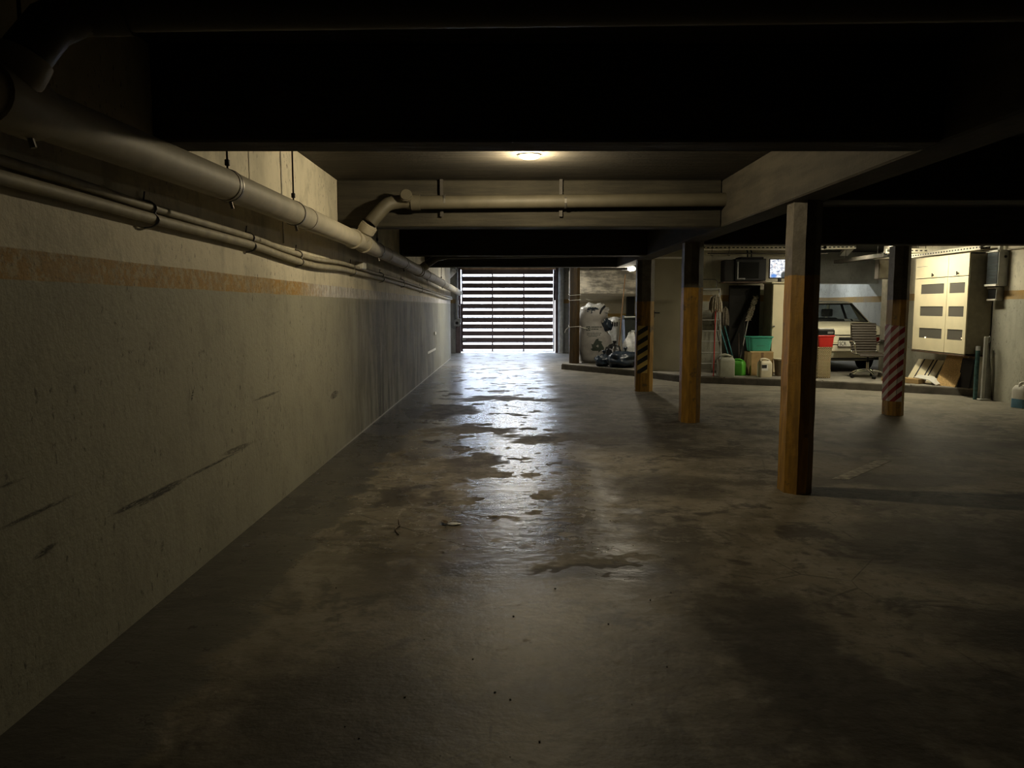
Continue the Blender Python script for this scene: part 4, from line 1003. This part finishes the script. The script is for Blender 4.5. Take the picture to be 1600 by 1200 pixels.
for x in (-0.36,0.36):
    st = MB().box(x-0.24,x+0.24,1.95,2.08,0.5,1.12,0.04).build('front_seat', m_trim, car)
    MB().box(x-0.13,x+0.13,1.97,2.05,1.14,1.32,0.03).build('headrest', m_trim, st)
MB().box(-0.80,0.80,-0.012,0.03,0.62,0.775,0.01,seg=1).build('tail_panel', m_car, car)
MB().box(-0.79,0.79,-0.022,0.0,0.775,0.79,0.003,seg=1).build('chrome_strip', m_chrome, car)
MB().box(-0.815,0.815,-0.06,0.04,0.44,0.61,0.025).build('bumper', m_car, car)
MB().box(-0.80,0.80,-0.066,-0.05,0.58,0.60,0.003,seg=1).build('chrome_strip', m_chrome, car)
MB().box(-0.70,0.70,0.04,0.3,0.26,0.44,0.01,seg=1).build('lower_valance', m_trim, car)
for s in (-1,1):
    tl = MB().box(min(s*0.42,s*0.80),max(s*0.42,s*0.80),-0.026,0.02,0.615,0.74,0.008,seg=1).build('tail_light', m_tail, car)
    MB().box(min(s*0.43,s*0.79),max(s*0.43,s*0.79),-0.03,-0.02,0.742,0.765,0.003,seg=1).build('lamp_trim', m_chrome, tl)
lp_ = MB().box(-0.235,0.165,-0.085,-0.068,0.545,0.675,0.006,seg=1).build('licence_plate', mat('plate_cream',(0.85,0.83,0.72),0.5,var=0.03), car)
t = text_mesh('SCR', 0.115, 0.002)
T = Matrix.Translation((-0.215,-0.088,0.570)) @ Matrix.Rotation(R(90),4,'X') @ Matrix.Diagonal((0.72,1.0,1.0,1.0))
MB().add(t.v, t.f, T).build('plate_lettering', m_trim, lp_)
pf = MB()
for x0,x1,z0,z1 in ((-0.24,0.17,0.672,0.680),(-0.24,0.17,0.540,0.548),(-0.24,-0.232,0.54,0.68),(0.162,0.17,0.54,0.68)): pf.box(x0,x1,-0.089,-0.084,z0,z1)
pf.build('plate_border', m_trim, lp_)
MB().box(-0.20,0.15,-0.06,-0.02,0.68,0.735,0.006,seg=1).build('plate_lamp', m_trim, car)
MB().tube([(-0.45,-0.02,0.30),(-0.45,0.3,0.30)],0.025,10).build('exhaust', m_steel, car, 40)
for y in (0.78,3.25):
    for s in (-1,1):
        wh = MB().tube([(s*0.62,y,0.30),(s*0.66,y,0.30),(s*0.78,y,0.30),(s*0.80,y,0.30)],[0.27,0.30,0.30,0.27],24).build('wheel', m_rubber, car, 30)
        MB().tube([(s*0.79,y,0.30),(s*0.81,y,0.30)],[0.18,0.15],20).build('hub_cap', m_chrome, wh, 30)

# ------------------------------------------------------------------ office chair
ch = thing('office_chair', 'brown ribbed office chair with chrome arms behind the car', 'chair', (6.90,14.87,FZ), R(174))
for k in range(5):
    a = R(72*k+20); d = Vector((math.cos(a), math.sin(a), 0))
    lg = MB().tube([(0,0,0.145), d*0.10+Vector((0,0,0.14)), d*0.24+Vector((0,0,0.115)), d*0.33+Vector((0,0,0.075))],[0.030,0.026,0.020,0.016],8).build('base_leg', m_chrome, ch, 50)
    s_ = Vector((-d.y, d.x, 0))
    p = d*0.33
    MB().tube([p-s_*0.028+Vector((0,0,0.034)), p+s_*0.028+Vector((0,0,0.034))],0.032,12).build('caster', m_black, lg, 40)
MB().tube([(0,0,0.12),(0,0,0.30)],0.028,14).build('gas_lift_cover', m_chrome, ch, 40)
MB().tube([(0,0,0.30),(0,0,0.43)],0.020,12).build('gas_lift', m_black, ch, 40)
MB().box(-0.10,0.10,-0.10,0.12,0.405,0.445,0.01,seg=1).build('tilt_mechanism', m_black, ch)
rings = []
for i in range(25):
    y = -0.22+0.46*i/24; z = 0.475 + 0.012*abs(math.sin(i*1.3)) - (0.03*max(0,(y-0.12)/0.12)**2)
    rings.append([(-0.22,y,z-0.03),(0.22,y,z-0.03),(0.225,y,z),(-0.225,y,z)])
MB().loft(rings).build('seat', m_leather, ch, 60)
rings = []
for i in range(56):
    u_ = i/55; z = 0.50+0.545*u_; y = -0.24-0.10*u_**1.4 - 0.010*abs(math.sin(u_*math.pi*11))
    rings.append([(-0.225,y,z),(-0.11,y-0.016,z),(0,y-0.02,z),(0.11,y-0.016,z),(0.225,y,z),(0.225,y+0.03,z),(-0.225,y+0.03,z)])
MB().loft(rings).build('backrest', m_leather, ch, 60)
for s in (-1,1):
    MB().tube(smooth_pts([(s*0.235,0.24,0.465),(s*0.235,0,0.470),(s*0.235,-0.20,0.475),(s*0.235,-0.255,0.55),(s*0.235,-0.30,0.80),(s*0.235,-0.335,1.04)]),0.012,8).build('side_rail', m_chrome, ch, 60)
    am = MB().tube(smooth_pts([(s*0.25,-0.27,0.66),(s*0.285,-0.20,0.70),(s*0.29,0.02,0.705),(s*0.29,0.10,0.67),(s*0.275,0.11,0.56),(s*0.24,0.10,0.47)]),0.015,10).build('arm_rest', m_chrome, ch, 60)
    MB().box(min(s*0.27,s*0.31),max(s*0.27,s*0.31),-0.17,0.03,0.71,0.73,0.008,seg=1).build('arm_pad', m_black, am)
MB().tube([(-0.235,-0.335,1.04),(0.235,-0.335,1.04)],0.010,8).build('top_bar', m_chrome, ch)

# ------------------------------------------------------------------ cream meter cabinet on the plastered wall
cab = thing('meter_cabinet', 'large cream meter cabinet with six small windows', 'cabinet', (7.38,12.52,0))
CW = 1.66      # runs away from the camera along the wall
sh = MB()
sh.box(0.02,0.42,0.0,0.02,0.72,2.38); sh.box(0.02,0.42,CW-0.02,CW,0.72,2.38); sh.box(0.02,0.42,0,CW,0.72,0.74); sh.box(0.02,0.42,0,CW,2.36,2.38); sh.box(0.40,0.42,0,CW,0.72,2.38); sh.box(0.02,0.4,0.58,0.60,0.72,2.38)
sh.build('carcass', m_cream_shaded, cab)
MB().box(-0.004,0.42,-0.006,CW,0.695,0.72,0.003,seg=1).build('base_board', m_wood_d, cab)
def door_panel(y0, y1, z0, z1, wins, name):
    """a door in the x=0 plane with real window openings"""
    d = MB(); zs = sorted(wins)
    z = z0
    for (a, b, wy0, wy1) in zs:
        d.box(0,0.018,y0,y1,z,a); d.box(0,0.018,y0,wy0,a,b); d.box(0,0.018,wy1,y1,a,b); z = b
    d.box(0,0.018,y0,y1,z,z1)
    return d.build(name, m_cream, cab)
rows = [(0.955,1.13),(1.345,1.515),(1.735,1.905)]
yl, yr = (0.605,CW-0.01), (0.005,0.595)
dl = door_panel(yl[0],yl[1],0.735,2.005,[(a,b,0.70,1.44) for a,b in rows],'lower_door')
dr_ = door_panel(yr[0],yr[1],0.735,2.005,[(a,b,0.09,0.53) for a,b in rows],'lower_door')
for (d, w0, w1) in ((dl,0.70,1.44),(dr_,0.09,0.53)):
    for a, b in rows:
        MB().box(0.008,0.012,w0,w1,a,b).build('window_pane', m_pane, d)
        dk = MB().box(0.16,0.22,w0+0.05,w1-0.05,a-0.03,b+0.02,0.01,seg=1).build('meter', mat('meter_face',(0.12,0.11,0.10),0.5), cab)
for (y0,y1,ky) in ((yl[0],yl[1],1.05),(yr[0],yr[1],0.30)):
    d = MB().box(0,0.018,y0,y1,2.015,2.375,0.002,seg=1).build('upper_door', m_cream, cab)
    k = MB().tube([(0.0,ky,2.06),(-0.025,ky,2.06)],0.012,8); k.box(-0.03,-0.022,ky-0.012,ky+0.012,2.03,2.09); k.build('turn_knob', m_black, d)
m_ind = mat('indicator_red',(0.6,0.1,0.1),0.4,var=0,emit=(1.0,0.25,0.28),es=3.0)
m_ind2 = mat('indicator_warm',(0.8,0.6,0.4),0.4,var=0,emit=(1.0,0.75,0.45),es=3.0)
MB().box(0.13,0.16,0.30,0.325,1.745,1.80).build('indicator_lamp', m_ind, cab)
MB().box(0.0,0.006,1.20,1.235,0.95,0.975).build('indicator_lamp', m_ind2, cab)
MB().box(0.0,0.006,0.10,0.115,0.985,1.0).build('indicator_lamp', m_ind2, cab)
MB().box(-0.002,0.002,1.25,CW-0.05,2.22,2.225).build('scratch', m_trim, cab)

mbx = thing('meter_box', 'upper wall meter box with a large glazed louvre front', 'meter box', (7.64,12.18,1.83))
MB().box(0.0,0.16,0,0.30,0,0.57,0.006,seg=1).build('box_body', m_grey_metal, mbx)
MB().box(-0.008,0.002,0.02,0.28,0.04,0.53).build('glass_front', mat('dark_glass_front',(0.05,0.06,0.065),0.25), mbx)
for k in range(9): MB().box(-0.014,-0.006,0.03,0.27,0.07+0.05*k,0.075+0.05*k).build('louvre', m_rod, mbx)
for z in (0.0,0.535): MB().box(-0.03,0.02,-0.004,0.305,z,z+0.035,0.004,seg=1).build('frame_rail', m_white, mbx)
MB().tube([(0.10,-0.012,0.46),(0.10,0.002,0.46)],0.02,10).build('lock', m_black, mbx)
MB().box(0.05,0.11,0.08,0.14,0.57,0.80,0.005,seg=1).build('duct', m_white, mbx)
mb2 = thing('meter_box', 'lower smaller meter box with a dark square window', 'meter box', (7.68,12.26,1.60))
MB().box(0.0,0.12,0,0.22,0,0.225,0.006,seg=1).build('box_body', m_grey_metal, mb2)
MB().box(-0.008,0.002,0.02,0.20,0.035,0.19).build('glass_front', m_black, mb2)
for z in (0.0,0.19): MB().box(-0.02,0.015,-0.004,0.224,z,z+0.032,0.008,seg=1).build('frame_rail', m_white, mb2)
wp = thing('wall_pipe', 'thin horizontal pipe along the top of the plastered wall', 'pipe', (0,0,0))
MB().tube([(7.77,7.0,2.38),(7.77,12.2,2.40)],0.012,8).build('pipe_run', m_conduit, wp)

# boards under the cabinet
def board(loc, w, h, t, tilt, rz, m, label, name='leaning_board', strip=None):
    b = thing(name, label, 'board', loc, rz)
    Mx = Matrix.Rotation(R(tilt),4,'X')
    MB().box(-w/2,w/2,0,t,0,h,0.002,Mx,1).build('board_face', m, b)
    if strip:
        for s in strip: MB().box(s-0.012,s+0.012,-0.004,0.0,0,h,0,Mx).build('dark_strip', m_trim, b)
    return b
board((7.50,13.25,FZ),0.42,0.60,0.02,-26,R(-72),m_osb,'tan chipboard offcut leaning under the cabinet near the corner')
board((7.36,13.86,FZ),0.52,0.52,0.02,-38,R(-66),m_cream,'cream board with dark strips leaning under the cabinet',strip=(-0.13,0.05,0.12))
pk = thing('flat_plank', 'brown plank lying flat at the kerb before the cream board', 'plank', (7.16,13.90,FZ), R(-60))
MB().box(-0.42,0.30,-0.10,0.10,0.0,0.085,0.004,seg=1).build('plank_body', m_card, pk)
ww = thing('bent_sheet', 'bent white panel lying between plank and chipboard', 'panel', (7.40,13.58,FZ), R(-66))
MB().loft([[(-0.25,-0.06,0.10),(-0.25,0.06,0.14),(-0.25,0.06,0.15),(-0.25,-0.06,0.11)],[(0.05,-0.08,0.08),(0.05,0.06,0.13),(0.05,0.06,0.14),(0.05,-0.08,0.09)],[(0.24,-0.12,0.005),(0.24,0.05,0.03),(0.24,0.05,0.04),(0.24,-0.12,0.015)]]).build('panel_sheet', m_white, ww)
board((7.66,12.98,FZ),0.26,0.50,0.02,-9,R(-78),m_black_rough,'black narrow board beside the chipboard offcut')
# poles in the corner of kerb and wall
ap = thing('aluminium_profile', 'tall bare aluminium profile standing at the kerb end', 'pole', (7.60,12.33,0))
MB().box(-0.025,0.025,-0.02,0.02,0,1.03,0.004,Matrix.Rotation(R(0.3),4,'Y'),1).build('profile_bar', m_alu, ap)
MB().tube([(0.02,0,1.0),(0.06,0,1.03),(0.08,0,0.98),(0.05,0,0.93)],0.012,8).build('hook_end', m_alu, ap, 60)
MB().box(-0.06,0.10,-0.05,0.05,0,0.03,0.006,seg=1).build('foot_plate', m_alu, ap)
tr_ = thing('rolled_mat', 'blue-green rolled mat standing beside the aluminium profile', 'roll', (7.55,12.44,0))
MB().tube([(0,0,0.0),(0.01,0.02,0.55),(0.02,0.03,0.82)],[0.03,0.034,0.032],14).build('roll_body', mat('roll_teal',(0.05,0.12,0.12),0.6,var=0.4,scale=20), tr_, 50)
MB().tube([(0.02,0.03,0.80),(0.02,0.03,0.87)],0.034,14).build('roll_band', m_bagc, tr_, 50)
gt = thing('grey_tube', 'tapering grey tube leaning in the wall corner', 'tube', (7.735,12.42,0))
MB().tube([(0.0,0,0.0),(-0.02,0.0,0.5),(-0.05,0.02,0.95)],[0.058,0.048,0.026],16).build('tube_body', mat('tube_grey',(0.17,0.165,0.14),0.6), gt, 50)
MB().tube([(0.0,0,0.0),(-0.001,0,0.03)],0.063,16).build('tube_rim', m_kerb, gt, 50)
